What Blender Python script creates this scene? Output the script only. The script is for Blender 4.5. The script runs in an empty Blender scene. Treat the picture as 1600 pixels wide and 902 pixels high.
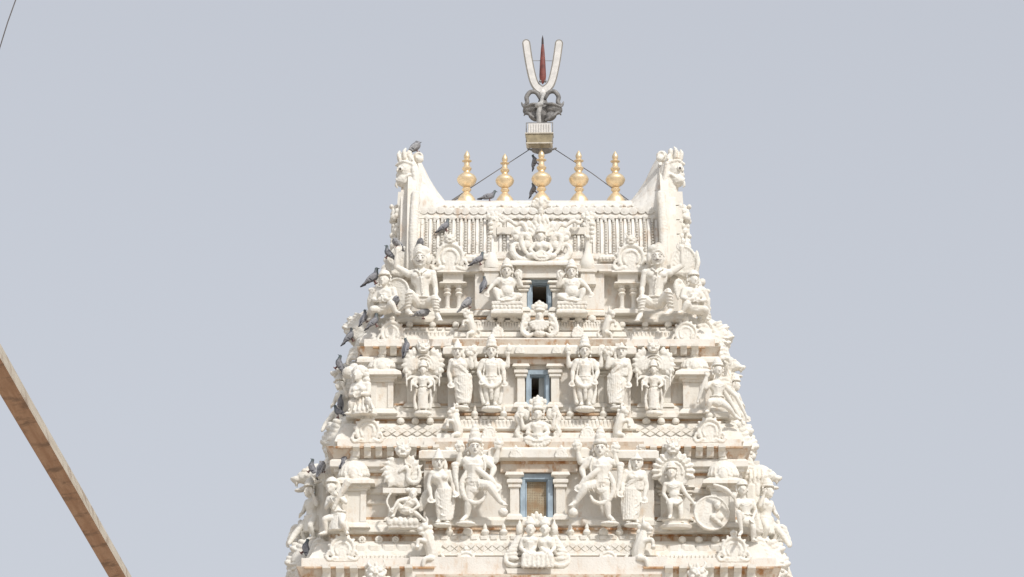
import bpy, bmesh, math, random
from mathutils import Vector, Matrix
random.seed(7)
sc = bpy.context.scene
COL = sc.collection
R = math.radians
# ------------------------------------------------------------------ camera
D = 55.0; ELEV = R(16.0); FPX = D * 100.0
cam_loc = Vector((0, -D * math.cos(ELEV), -D * math.sin(ELEV)))
FW = Vector((0, math.cos(ELEV), math.sin(ELEV))); UP = Vector((0, -math.sin(ELEV), math.cos(ELEV))); RT = Vector((1, 0, 0))
cd = bpy.data.cameras.new('camera'); cam = bpy.data.objects.new('camera', cd); COL.objects.link(cam)
cam.location = cam_loc; cam.rotation_euler = (math.pi / 2 + ELEV, 0, 0)
cd.sensor_width = 36; cd.lens = 36 * FPX / 1600; cd.clip_start = 0.5; cd.clip_end = 5000
sc.camera = cam
# ------------------------------------------------------------------ light
SUN_EL = R(45); SUN_AZ = R(31)      # sun stands in front of the tower, to the right of the camera
wd = bpy.data.worlds.new('World'); sc.world = wd; wd.use_nodes = True
nt = wd.node_tree; nt.nodes.clear()
sky = nt.nodes.new('ShaderNodeTexSky'); sky.sky_type = 'NISHITA'; sky.sun_disc = False
sky.sun_elevation = SUN_EL; sky.sun_rotation = math.pi - SUN_AZ
sky.air_density = 1.0; sky.dust_density = 4.0; sky.ozone_density = 1.0; sky.altitude = 0
hs = nt.nodes.new('ShaderNodeHueSaturation'); hs.inputs['Saturation'].default_value = 0.36; hs.inputs['Value'].default_value = 1.0
bg = nt.nodes.new('ShaderNodeBackground'); bg.inputs['Strength'].default_value = 0.143
wo = nt.nodes.new('ShaderNodeOutputWorld')
nt.links.new(sky.outputs[0], hs.inputs['Color']); hz = nt.nodes.new('ShaderNodeMix'); hz.data_type = 'RGBA'; hz.inputs[0].default_value = .72      # thin even haze over the whole sky
hz.inputs[7].default_value = (2.98, 3.12, 3.46, 1)
nt.links.new(hs.outputs[0], hz.inputs[6]); nt.links.new(hz.outputs[2], bg.inputs['Color']); nt.links.new(bg.outputs[0], wo.inputs[0])
sd = bpy.data.lights.new('sun', 'SUN'); sun = bpy.data.objects.new('sun', sd); COL.objects.link(sun)
sd.energy = 2.0; sd.angle = R(3); sd.color = (1.0, 0.97, 0.925)
sv = Vector((math.sin(SUN_AZ) * math.cos(SUN_EL), -math.cos(SUN_AZ) * math.cos(SUN_EL), math.sin(SUN_EL)))
sun.rotation_euler = sv.to_track_quat('Z', 'Y').to_euler(); sun.location = (20, -30, 40)
sc.view_settings.view_transform = 'Standard'; sc.view_settings.look = 'None'
sc.view_settings.exposure = 0.39; sc.view_settings.gamma = 1.0

GROUND_Z = cam_loc.z - 1.6

def at(px, py, Y):
    d = FW * FPX + RT * (px - 800) - UP * (py - 451)
    t = (Y - cam_loc.y) / d.y
    return cam_loc + d * t
def X(px, Y, py=600): return at(px, py, Y).x
def Z(py, Y): return at(800, py, Y).z

# ------------------------------------------------------------------ materials
def newmat(name):
    m = bpy.data.materials.new(name); m.use_nodes = True
    nt = m.node_tree; b = nt.nodes['Principled BSDF']
    return m, nt, b
def N(nt, t, **kw):
    n = nt.nodes.new(t)
    for k, v in kw.items():
        if k in n.inputs: n.inputs[k].default_value = v
        else: setattr(n, k, v)
    return n
def ramp(nt, src, a, b):
    r = nt.nodes.new('ShaderNodeMapRange'); r.interpolation_type = 'SMOOTHSTEP'
    r.inputs['From Min'].default_value = a; r.inputs['From Max'].default_value = b
    nt.links.new(src, r.inputs['Value']); return r.outputs[0]
def mixc(nt, fac, a, b, mode='MIX'):
    m = nt.nodes.new('ShaderNodeMix'); m.data_type = 'RGBA'; m.blend_type = mode
    if isinstance(fac, float): m.inputs[0].default_value = fac
    else: nt.links.new(fac, m.inputs[0])
    for v, i in ((a, 6), (b, 7)):
        if isinstance(v, tuple): m.inputs[i].default_value = (*v, 1)
        else: nt.links.new(v, m.inputs[i])
    return m.outputs[2]
def mapped(nt, scale, obj=False):
    g = nt.nodes.new('ShaderNodeTexCoord' if obj else 'ShaderNodeNewGeometry')
    mp = nt.nodes.new('ShaderNodeMapping'); mp.inputs['Scale'].default_value = scale
    nt.links.new(g.outputs['Object' if obj else 'Position'], mp.inputs['Vector'])
    return mp.outputs[0]
def noise(nt, vec, scale, detail=4, rough=0.55):
    n = N(nt, 'ShaderNodeTexNoise', Scale=scale, Detail=detail, Roughness=rough)
    nt.links.new(vec, n.inputs['Vector']); return n.outputs['Fac']

def plaster(name, base, base2, stain, s_lo, s_hi, s_amt, mildew, rough=0.85, bump=0.45, stain2=None, s2a=.7):
    m, nt, b = newmat(name)
    p1 = mapped(nt, (1, 1, 1)); p2 = mapped(nt, (5.0, 5.0, 1.3))
    c = mixc(nt, ramp(nt, noise(nt, p1, 3.0), .35, .65), base, base2)
    # ochre streaks running down, with shapes of their own
    st = ramp(nt, noise(nt, p2, 1.6, 6, .62), s_lo, s_hi)
    brk = ramp(nt, noise(nt, p1, 7.0, 3), .38, .62)
    ml = nt.nodes.new('ShaderNodeMath'); ml.operation = 'MULTIPLY'; nt.links.new(st, ml.inputs[0]); nt.links.new(brk, ml.inputs[1])
    ma = nt.nodes.new('ShaderNodeMath'); ma.operation = 'MULTIPLY'; nt.links.new(ml.outputs[0], ma.inputs[0]); ma.inputs[1].default_value = s_amt
    c = mixc(nt, ma.outputs[0], c, stain)
    if stain2:
        s2 = ramp(nt, noise(nt, mapped(nt, (1.3, 1.3, .8)), 8.0, 6, .65), .50, .70)
        m2 = nt.nodes.new('ShaderNodeMath'); m2.operation = 'MULTIPLY'; nt.links.new(s2, m2.inputs[0]); m2.inputs[1].default_value = s2a
        c = mixc(nt, m2.outputs[0], c, stain2)
    mi = ramp(nt, noise(nt, p1, 16.0, 6, .65), .58, .74)
    mm = nt.nodes.new('ShaderNodeMath'); mm.operation = 'MULTIPLY'; nt.links.new(mi, mm.inputs[0]); mm.inputs[1].default_value = mildew
    c = mixc(nt, mm.outputs[0], c, (.42, .39, .33))
    nt.links.new(c, b.inputs['Base Color'])
    b.inputs['Roughness'].default_value = rough
    b.inputs['Specular IOR Level'].default_value = 0.25
    bp = N(nt, 'ShaderNodeBump', Strength=bump, Distance=0.012)
    nt.links.new(noise(nt, p1, 34.0, 6, .6), bp.inputs['Height']); nt.links.new(bp.outputs[0], b.inputs['Normal'])
    return m
W_STAT = plaster('white_lime_plaster', (.80, .775, .715), (.775, .745, .68), (.60, .44, .29), .52, .76, .5, .35, stain2=(.66, .54, .40), s2a=.28)
W_TRIM = plaster('trim_lime_plaster', (.79, .76, .70), (.76, .725, .655), (.58, .40, .24), .50, .74, .6, .45, stain2=(.64, .50, .35), s2a=.3)
W_WALL = plaster('wall_lime_plaster', (.79, .76, .705), (.745, .71, .65), (.58, .39, .23), .48, .75, .7, .4, stain2=(.64, .50, .36), s2a=.3)
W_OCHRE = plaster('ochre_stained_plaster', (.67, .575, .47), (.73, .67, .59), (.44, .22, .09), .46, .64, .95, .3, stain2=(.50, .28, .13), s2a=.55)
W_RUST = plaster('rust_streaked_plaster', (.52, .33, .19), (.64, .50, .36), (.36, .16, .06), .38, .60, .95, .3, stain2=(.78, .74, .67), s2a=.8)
W_ROOF = plaster('weathered_roof_plaster', (.785, .765, .72), (.72, .695, .645), (.52, .34, .2), .48, .70, .55, .9)

def simple(name, col, rough=.6, metal=0.0, var=.15, scale=8.0, bump=0.0, col2=None):
    m, nt, b = newmat(name)
    p = mapped(nt, (1, 1, 1), obj=True)
    c2 = col2 or tuple(v * (1 - var) for v in col)
    nt.links.new(mixc(nt, ramp(nt, noise(nt, p, scale, 5), .35, .65), col, c2), b.inputs['Base Color'])
    b.inputs['Roughness'].default_value = rough; b.inputs['Metallic'].default_value = metal
    if bump:
        bp = N(nt, 'ShaderNodeBump', Strength=bump, Distance=0.01)
        nt.links.new(noise(nt, p, scale * 4), bp.inputs['Height']); nt.links.new(bp.outputs[0], b.inputs['Normal'])
    return m
GOLD = simple('gilded_copper', (.95, .76, .50), .40, .62, .2, 9.0, .12)
BLUE = simple('blue_painted_wood', (.38, .475, .555), .55, 0, .25, 6.0, .2)
GREYM = simple('grey_iron', (.30, .29, .28), .6, .2, .4, 12.0, .2)
STONEGREY = simple('grey_painted_metal', (.27, .26, .25), .6, .1, .45, 14.0, .2)
REDP = simple('red_painted_metal', (.22, .058, .045), .5, 0, .4, 10.0)
DARKP = simple('dark_tip_paint', (.05, .035, .035), .6)
RIMP = simple('grey_rim_paint', (.27, .25, .22), .6)
WHITEP = simple('white_painted_metal', (.72, .70, .67), .55, 0, .15, 9.0)
LAMPH = simple('lamp_housing_paint', (.62, .57, .48), .5, .1, .2, 9.0)
LAMPG = simple('lamp_glass', (.36, .30, .19), .3, 0, .3, 9.0)
WIRE = simple('steel_wire', (.16, .14, .13), .5, .5)
PAINTF = simple('faded_line_paint', (.25, .22, .20), .7)
PAINTK = simple('black_line_paint', (.10, .085, .075), .7)
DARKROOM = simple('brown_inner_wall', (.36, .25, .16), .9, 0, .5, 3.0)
SHUT = simple('grey_shutter_paint', (.42, .44, .43), .6, 0, .2, 5.0)
WINGM = simple('pigeon_wing_feathers', (.27, .27, .29), .7, 0, .3, 22.0)
WINGB = simple('pigeon_wing_bar', (.035, .035, .045), .7)
BEAKM = simple('pigeon_beak_horn', (.05, .045, .045), .6)
FOOTM = simple('pigeon_foot_skin', (.20, .09, .08), .6)
def pigeon_mat():
    m, nt, b = newmat('pigeon_feathers')
    tc = nt.nodes.new('ShaderNodeTexCoord'); sx = nt.nodes.new('ShaderNodeSeparateXYZ'); nt.links.new(tc.outputs['Object'], sx.inputs[0])
    p = mapped(nt, (1, 1, 1), obj=True)
    c = mixc(nt, ramp(nt, noise(nt, p, 30), .35, .65), (.19, .19, .21), (.14, .145, .16))
    c = mixc(nt, ramp(nt, sx.outputs[0], .06, .10), c, (.085, .11, .115))
    c = mixc(nt, ramp(nt, sx.outputs[0], -.11, -.13), c, (.03, .03, .036))
    nt.links.new(c, b.inputs['Base Color']); b.inputs['Roughness'].default_value = .6
    return m
PIGM = pigeon_mat()
def grille_mat():
    m, nt, b = newmat('perforated_grille')
    g = mapped(nt, (1, 1, 1))
    ck = nt.nodes.new('ShaderNodeTexVoronoi'); ck.inputs['Scale'].default_value = 38; ck.inputs['Randomness'].default_value = .15
    nt.links.new(g, ck.inputs['Vector'])
    c = mixc(nt, ramp(nt, ck.outputs['Distance'], .25, .42), (.17, .13, .085), (.43, .36, .25))
    c = mixc(nt, ramp(nt, noise(nt, g, 6), .35, .7), c, (.30, .2, .11))
    nt.links.new(c, b.inputs['Base Color']); b.inputs['Roughness'].default_value = .7
    return m
GRILLE = grille_mat()
def wood_mat(name, c1, c2, c3):
    m, nt, b = newmat(name)
    v = mapped(nt, (1, 1, 1), obj=True)
    v2 = mapped(nt, (6, 6, .5), obj=True)
    c = mixc(nt, ramp(nt, noise(nt, v2, 4, 8, .6), .35, .65), c1, c2)
    c = mixc(nt, ramp(nt, noise(nt, v, 5, 6, .65), .50, .66), c, c3)
    nt.links.new(c, b.inputs['Base Color']); b.inputs['Roughness'].default_value = .8
    bp = N(nt, 'ShaderNodeBump', Strength=.35, Distance=0.01)
    nt.links.new(noise(nt, v2, 9, 6), bp.inputs['Height']); nt.links.new(bp.outputs[0], b.inputs['Normal'])
    return m
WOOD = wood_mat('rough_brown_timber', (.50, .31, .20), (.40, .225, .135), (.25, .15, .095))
WOODP = wood_mat('pale_timber_face', (.56, .50, .41), (.47, .41, .32), (.33, .25, .18))
def ground_mat():
    m, nt, b = newmat('sandy_ground')
    g = mapped(nt, (1, 1, 1))
    nt.links.new(mixc(nt, ramp(nt, noise(nt, g, .6, 8), .35, .65), (.44, .39, .32), (.36, .31, .25)), b.inputs['Base Color'])
    b.inputs['Roughness'].default_value = .95
    return m
GROUND = ground_mat()

# ------------------------------------------------------------------ object helpers
def wloc(o):
    v = Vector((0, 0, 0))
    while o: v = v + o.location; o = o.parent
    return v
def link(name, me, parent=None, loc=None):
    o = bpy.data.objects.new(name, me); COL.objects.link(o)
    if parent: o.parent = parent
    if loc is not None: o.location = Vector(loc) - (wloc(parent) if parent else Vector((0, 0, 0)))
    return o
def mesh(name, V, F, mat, smooth=False):
    me = bpy.data.meshes.new(name); me.from_pydata([tuple(v) for v in V], [], F); me.materials.append(mat)
    if smooth: me.polygons.foreach_set('use_smooth', [True] * len(F))
    me.update(); return me
def part(name, V, F, mat, parent, smooth=False, bevel=0):
    """world-space verts -> one mesh object with its origin at its own middle"""
    c = Vector((sum(v[0] for v in V) / len(V), sum(v[1] for v in V) / len(V), sum(v[2] for v in V) / len(V)))
    me = mesh(name, [Vector(v) - c for v in V], F, mat, smooth)
    bm = bmesh.new(); bm.from_mesh(me); bmesh.ops.recalc_face_normals(bm, faces=bm.faces)
    if bevel: bmesh.ops.bevel(bm, geom=[e for e in bm.edges], offset=bevel, segments=2, affect='EDGES', profile=.6)
    bm.to_mesh(me); bm.free()
    return link(name, me, parent, c)
def thing(name, label, cat, loc, group=None):
    o = bpy.data.objects.new(name, None); COL.objects.link(o); o.location = loc; o.empty_display_size = .1
    o['label'] = label; o['category'] = cat
    if group: o['group'] = group
    return o
def dup(o, parent, loc):
    c = o.copy(); COL.objects.link(c); c.parent = parent
    c.location = Vector(loc) - wloc(parent)
    if o.name.split('.')[0] in ('lace_bead', 'lace_rib', 'scallop', 'lattice_tile', 'ridge_petal', 'ridge_drop', 'ridge_leaf', 'finial_knob', 'rosette', 'bracket'):
        c.scale = [random.uniform(.93, 1.05) for _ in range(3)]; c.rotation_euler = (0, R(random.uniform(-3, 3)), R(random.uniform(-3, 3)))
    return c
def j(a=.002): return random.uniform(-a, a)

def loft(name, x0, x1, Yf, Yb, prof, mat, parent, bevel=.006, ends=(1, 1), back=0):
    """stacked rectangles: prof = [(photo row, projection in px)...], top to bottom"""
    V = []; F = []; pm = sum(p for p, o in prof) / len(prof)
    jx0, jx1, jy = j(), j(), j()
    xa, xb = X(x0, Yf, pm) + jx0, X(x1, Yf, pm) + jx1
    for py, o in prof:
        o *= .01; yf = Yf - o + jy; z = Z(py, yf)
        a = xa - o * ends[0]; b = xb + o * ends[1]; yb = Yb + o * back
        V += [(a, yf, z), (b, yf, z), (b, yb, z), (a, yb, z)]
    n = len(prof)
    for i in range(n - 1):
        for k in range(4):
            F.append((i * 4 + k, i * 4 + (k + 1) % 4, i * 4 + 4 + (k + 1) % 4, i * 4 + 4 + k))
    F.append((0, 1, 2, 3)); F.append(tuple((n - 1) * 4 + k for k in (3, 2, 1, 0)))
    return part(name, V, F, mat, parent, bevel=bevel)
def box(name, x0, x1, y0, y1, Yf, Yb, mat, parent, bevel=.006):
    return loft(name, x0, x1, Yf, Yb, [(y0, 0), (y1, 0)], mat, parent, bevel)

# ------------------------------------------------------------------ sculpting
def ico(sub):
    bm = bmesh.new(); bmesh.ops.create_icosphere(bm, subdivisions=sub, radius=1.0)
    bm.verts.ensure_lookup_table()
    r = ([v.co.copy() for v in bm.verts], [tuple(v.index for v in f.verts) for f in bm.faces]); bm.free(); return r
ICO = {1: ico(1), 2: ico(2), 3: ico(3)}
PENDING = []
CHIPS = bpy.data.textures.new('chips', 'CLOUDS'); CHIPS.noise_scale = .03; CHIPS.noise_depth = 3; CHIPS.contrast = 1.4
class Sc:
    """a sculpted thing. Local units are photo pixels: x right, z up, d towards the viewer."""
    def __init__(s, root_name, label, cat, px, py, Y, group=None, mir=1, rz=0, k=1.0, parent=None):
        s.a = at(px, py, Y); s.mir = mir; s.rz = R(rz + (0 if parent else random.uniform(-3, 3))); s.k = k * (1 if parent else random.uniform(.985, 1.02))
        s.kx = (at(px + 50, py, Y) - at(px - 50, py, Y)).x / 100
        s.kz = (at(px, py - 50, Y) - at(px, py + 50, Y)).z / 100
        s.V = []; s.F = []
        s.root = parent if parent else thing(root_name, label, cat, s.a, group)
        s.isroot = parent is None
    def P(s, x, z, d):
        x *= s.mir * s.k; z *= s.k; d *= s.k
        c, n = math.cos(s.rz), math.sin(s.rz)
        X_, Y_ = x * c + d * n, -d * c + x * n
        return Vector((X_ * s.kx, Y_ * s.kx, z * s.kz))
    def add(s, V, F):
        b = len(s.V); s.V += [s.P(*v) for v in V]
        s.F += [tuple(b + i for i in (f if s.mir > 0 else reversed(f))) for f in F]
    def ball(s, c, rx, rz=None, rd=None, rot=0, q=2):
        rz = rx if rz is None else rz; rd = rx if rd is None else rd
        co, sn = math.cos(R(rot)), math.sin(R(rot)); V = []
        for v in ICO[q][0]:
            a, b, e = v.x * rx, v.z * rz, v.y * rd
            V.append((c[0] + a * co - b * sn, c[1] + a * sn + b * co, c[2] - e))
        s.add(V, ICO[q][1])
    def tube(s, pts, radii, seg=9, balls=True):
        n = len(pts)
        if not hasattr(radii, '__len__'): radii = [radii] * n
        for i in range(n - 1):
            A = Vector(pts[i]); B = Vector(pts[i + 1]); ax = B - A
            if ax.length < 1e-4: continue
            ax.normalize(); u = ax.orthogonal().normalized(); w = ax.cross(u); V = []; F = []
            for P_, r in ((A, radii[i]), (B, radii[i + 1])):
                for q in range(seg):
                    t = 2 * math.pi * q / seg; V.append(tuple(P_ + (u * math.cos(t) + w * math.sin(t)) * r))
            for q in range(seg): F.append((q, (q + 1) % seg, seg + (q + 1) % seg, seg + q))
            F.append(tuple(reversed(range(seg)))); F.append(tuple(range(seg, 2 * seg)))
            s.add(V, F)
        if balls:
            for p, r in zip(pts, radii): s.ball(p, r, r, r, q=1)
    def curve(s, pts, r, n=5, seg=8):
        P_ = [Vector(p) for p in pts]; m = len(P_)
        rr = r if hasattr(r, '__len__') else [r] * m
        out = []; ro = []
        for i in range(m - 1):
            p0, p1, p2, p3 = P_[max(i - 1, 0)], P_[i], P_[i + 1], P_[min(i + 2, m - 1)]
            for q in range(n):
                t = q / n
                out.append(.5 * ((2 * p1) + (p2 - p0) * t + (2 * p0 - 5 * p1 + 4 * p2 - p3) * t * t + (3 * p1 - p0 - 3 * p2 + p3) * t ** 3))
                ro.append(rr[i] * (1 - t) + rr[i + 1] * t)
        out.append(P_[-1]); ro.append(rr[-1])
        s.tube([tuple(v) for v in out], ro, seg)
    def arc(s, c, Rx, Rz, a0, a1, r, n=14, dd=0):
        pts = []
        for i in range(n + 1):
            t = R(a0 + (a1 - a0) * i / n); pts.append((c[0] + Rx * math.cos(t), c[1] + Rz * math.sin(t), c[2] + dd * i / n))
        s.tube(pts, r, 7)
    def belt(s, c, Rx, Rd, r, n=16):
        s.tube([(c[0] + Rx * math.cos(2 * math.pi * i / n), c[1], c[2] + Rd * math.sin(2 * math.pi * i / n)) for i in range(n + 1)], r, 6, balls=False)
    def box(s, x0, x1, z0, z1, d0, d1, tx=0):
        V = [(x0, z0, d0), (x1, z0, d0), (x1, z0, d1), (x0, z0, d1), (x0 + tx, z1, d0), (x1 - tx, z1, d0), (x1 - tx, z1, d1), (x0 + tx, z1, d1)]
        s.add(V, [(0, 1, 2, 3), (7, 6, 5, 4), (0, 4, 5, 1), (1, 5, 6, 2), (2, 6, 7, 3), (3, 7, 4, 0)])
    def lathe(s, x, d, prof, seg=18, fd=1.0, z0=0):
        V = []; F = []; n = len(prof)
        for r, z in prof:
            for q in range(seg):
                t = 2 * math.pi * q / seg; V.append((x + max(r, .02) * math.cos(t), z0 + z, d + max(r, .02) * fd * math.sin(t)))
        for i in range(n - 1):
            for q in range(seg): F.append((i * seg + q, i * seg + (q + 1) % seg, (i + 1) * seg + (q + 1) % seg, (i + 1) * seg + q))
        F.append(tuple(reversed(range(seg)))); F.append(tuple(range((n - 1) * seg, n * seg)))
        s.add(V, F)
    def disc(s, c, r, th, rz=None, seg=24):
        rz = r if rz is None else rz; V = []; F = []
        for dd in (c[2], c[2] + th):
            for q in range(seg):
                t = 2 * math.pi * q / seg; V.append((c[0] + r * math.cos(t), c[1] + rz * math.sin(t), dd))
        for q in range(seg): F.append((q, (q + 1) % seg, seg + (q + 1) % seg, seg + q))
        F.append(tuple(reversed(range(seg)))); F.append(tuple(range(seg, 2 * seg)))
        s.add(V, F)
    def poly(s, pts, d0, d1):
        n = len(pts); V = [(x, z, d0) for x, z in pts] + [(x, z, d1) for x, z in pts]
        F = [(i, (i + 1) % n, n + (i + 1) % n, n + i) for i in range(n)] + [tuple(reversed(range(n))), tuple(range(n, 2 * n))]
        s.add(V, F)
    def bake(s, name, mat=None, vox=1.25, smooth=1, parent=None, label=None, raw=False):
        """finish the current part: fuse its shapes into one continuous surface"""
        mat = mat or W_STAT
        pr = parent or s.root
        base = s.a - wloc(pr)
        c = sum(s.V, Vector((0, 0, 0))) / len(s.V)
        me = mesh(name, [v - c for v in s.V], s.F, mat, True)
        o = link(name, me, pr); o.location = base + c
        bm = bmesh.new(); bm.from_mesh(me); bmesh.ops.recalc_face_normals(bm, faces=bm.faces); bm.to_mesh(me); bm.free()
        if raw: me.set_sharp_from_angle(angle=R(38))
        if not raw:
            r = o.modifiers.new('fuse', 'REMESH'); r.mode = 'VOXEL'; r.voxel_size = vox * .0091; r.use_smooth_shade = True
            if smooth: q = o.modifiers.new('soft', 'SMOOTH'); q.factor = .32; q.iterations = smooth
            dm = o.modifiers.new('chips', 'DISPLACE'); dm.texture = CHIPS; dm.strength = (.004 if name in ('body', 'turban', 'figure') else .010) if mat in (W_STAT, W_TRIM, W_ROOF) else 0; dm.mid_level = .5; dm.texture_coords = 'GLOBAL'
            PENDING.append(o)
        if label: o['label'] = label
        s.V = []; s.F = []
        return o
def finish():
    bpy.context.view_layer.update()
    dg = bpy.context.evaluated_depsgraph_get(); mp = {}
    for o in PENDING:
        old = o.data
        if old.name not in mp:
            new = bpy.data.meshes.new_from_object(o.evaluated_get(dg)); mp[old.name] = new
    for o in list(COL.objects):
        if o.type == 'MESH' and o.data.name in mp:
            o.modifiers.clear(); o.data = mp[o.data.name]

# ---- figure anatomy
def face(s, h, hh, tx=0, beard=False):
    x, z, d = h
    s.ball(h, .39 * hh, .50 * hh, .42 * hh)
    s.ball((x + tx * .05 * hh, z - .22 * hh, d + .08 * hh), .30 * hh, .28 * hh, .33 * hh)
    f = d + .40 * hh; cx = x + tx * .12 * hh
    s.tube([(cx, z + .10 * hh, f - .02 * hh), (cx, z - .12 * hh, f + .07 * hh)], [.045 * hh, .085 * hh], 6)
    for sg in (-1, 1):
        s.ball((cx + sg * .16 * hh, z + .05 * hh, f - .05 * hh), .09 * hh, .055 * hh, .06 * hh, q=1)
        s.tube([(cx + sg * .06 * hh, z + .15 * hh, f - .02 * hh), (cx + sg * .26 * hh, z + .15 * hh, f - .10 * hh)], .04 * hh, 5)
        s.ball((x + sg * .40 * hh, z - .02 * hh, d), .07 * hh, .14 * hh, .10 * hh, q=1)
    s.ball((cx, z - .26 * hh, f - .01 * hh), .11 * hh, .045 * hh, .05 * hh, q=1)
    s.ball((cx, z - .40 * hh, f - .06 * hh), .12 * hh, .08 * hh, .08 * hh, q=1)
def painted(s, h, hh, tx=0):
    x, z, d = h; f = d + .40 * hh; cx = x + tx * .12 * hh
    for sg in (-1, 1):
        s.ball((cx + sg * .16 * hh, z + .05 * hh, f + .02 * hh), .075 * hh, .03 * hh, .035 * hh, q=1)
        s.tube([(cx + sg * .06 * hh, z + .155 * hh, f + .03 * hh), (cx + sg * .26 * hh, z + .15 * hh, f - .06 * hh)], .018 * hh, 5)
    s.tube([(cx - .09 * hh, z - .26 * hh, f + .045 * hh), (cx + .09 * hh, z - .26 * hh, f + .045 * hh)], .018 * hh, 5)
    s.bake('facial_paint', PAINTF, raw=True)
def hand(s, p, dr, hh, side=1, curl=.5):
    p = Vector(p); dr = Vector(dr).normalized(); lat = Vector((dr[1], -dr[0], 0))
    if lat.length < .1: lat = Vector((1, 0, 0))
    lat.normalize(); nrm = dr.cross(lat).normalized()
    if nrm[2] < 0: nrm = -nrm
    pc = p + dr * .17 * hh
    s.tube([tuple(p), tuple(p + dr * .28 * hh)], [.12 * hh, .17 * hh], 8)
    for i, ln in enumerate((.30, .36, .34, .26)):
        a = p + dr * .30 * hh + lat * ((i - 1.5) * .105 * hh)
        b = a + dr * ln * .55 * hh + lat * ((i - 1.5) * .03 * hh)
        c = b + dr * ln * .5 * hh * (1 - curl) + nrm * ln * .45 * hh * curl
        s.tube([tuple(a), tuple(b), tuple(c)], [.06 * hh, .054 * hh, .046 * hh], 6)
    a = p + dr * .12 * hh + lat * (side * .14 * hh); b = a + (lat * side * .8 + dr).normalized() * .2 * hh; c = b + dr * .14 * hh
    s.tube([tuple(a), tuple(b), tuple(c)], [.07 * hh, .06 * hh, .05 * hh], 6)
def human(s, hh, head, chest, pelvis, arms, legs, w=1.0, female=False, tx=0, hands=True, belly=0, thick=1.0):
    face(s, head, hh, tx)
    t = thick
    neck = (chest[0] * .7 + head[0] * .3, chest[1] + .55 * hh, chest[2])
    s.tube([(head[0], head[1] - .3 * hh, head[2] - .05 * hh), neck], [.20 * hh, .26 * hh])
    s.ball(chest, .72 * hh * w * t, .62 * hh, .46 * hh * t)
    mid = tuple((a + b) / 2 for a, b in zip(chest, pelvis))
    s.tube([chest, mid, pelvis], [.56 * hh * w * t, (.42 if female else .47) * hh * t, .52 * hh * t])
    s.ball(pelvis, (.68 if female else .60) * hh * w * t, .46 * hh, .47 * hh * t)
    if female:
        for sg in (-1, 1): s.ball((chest[0] + sg * .32 * hh, chest[1] - .05 * hh, chest[2] + .36 * hh), .25 * hh)
    else:
        for sg in (-1, 1): s.ball((chest[0] + sg * .30 * hh, chest[1] + .12 * hh, chest[2] + .28 * hh), .30 * hh, .22 * hh, .2 * hh)
    if belly: s.ball((mid[0], mid[1] - .1 * hh, mid[2] + .22 * hh), belly * hh, belly * .9 * hh, belly * .75 * hh)
    for a in arms:
        sh, el, ha = a[:3]
        s.ball(sh, .27 * hh * t)
        up = tuple(p * .6 + q * .4 for p, q in zip(sh, el)); fo = tuple(p * .65 + q * .35 for p, q in zip(el, ha))
        s.tube([chest[:1] + (chest[1] + .35 * hh, chest[2]), sh], [.3 * hh, .25 * hh * t])
        s.tube([sh, up, el, fo, ha], [.24 * hh * t, .235 * hh * t, .175 * hh * t, .185 * hh * t, .12 * hh * t])
        if hands:
            dr = a[3] if len(a) > 3 else tuple(q - p for p, q in zip(el, ha))
            hand(s, ha, dr, hh, 1 if ha[0] < chest[0] else -1)
    for l in legs:
        hp, kn, an, toe = l
        th = tuple(p * .6 + q * .4 for p, q in zip(hp, kn)); ca = tuple(p * .68 + q * .32 for p, q in zip(kn, an))
        s.tube([hp, th, kn, ca, an], [.36 * hh * t, .35 * hh * t, .245 * hh * t, .25 * hh * t, .145 * hh * t])
        s.tube([an, tuple((p + q) / 2 for p, q in zip(an, toe)), toe], [.17 * hh, .16 * hh, .12 * hh])
        for q in range(5):
            u = (q - 2) * .07 * hh; s.ball((toe[0] + u, toe[1] - .03 * hh, toe[2] + .1 * hh), .055 * hh, q=1)
def crown(s, head, hh, H, r0=.42, lean=0):
    x, z, d = head
    b = z + .36 * hh; d -= .07 * hh
    pr = [(r0 * hh, 0), (r0 * 1.12 * hh, .05 * H), (r0 * 1.1 * hh, .14 * H), (r0 * .92 * hh, .2 * H), (r0 * .95 * hh, .42 * H), (r0 * .72 * hh, .55 * H), (r0 * .78 * hh, .62 * H), (r0 * .5 * hh, .78 * H), (r0 * .55 * hh, .83 * H), (r0 * .22 * hh, .94 * H), (.05 * hh, H)]
    s.lathe(x, d, [(r, zz) for r, zz in pr], 14, 1.0, b)
    for sg in (-1, 0, 1): s.ball((x + sg * .26 * hh, b + .16 * H, d + .38 * hh - abs(sg) * .08 * hh), .07 * hh, .12 * hh, .05 * hh, q=1)
    for sg in (-1, 1):
        s.ball((x + sg * .50 * hh, z - .02 * hh, d - .08 * hh), .12 * hh, .2 * hh, .1 * hh, q=1)
        s.ball((x + sg * .46 * hh, z - .34 * hh, d), .10 * hh, .15 * hh, .1 * hh, q=1)
        s.ball((x + sg * .52 * hh, z + .25 * hh, d - .1 * hh), .13 * hh, .13 * hh, .1 * hh, q=1)
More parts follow.
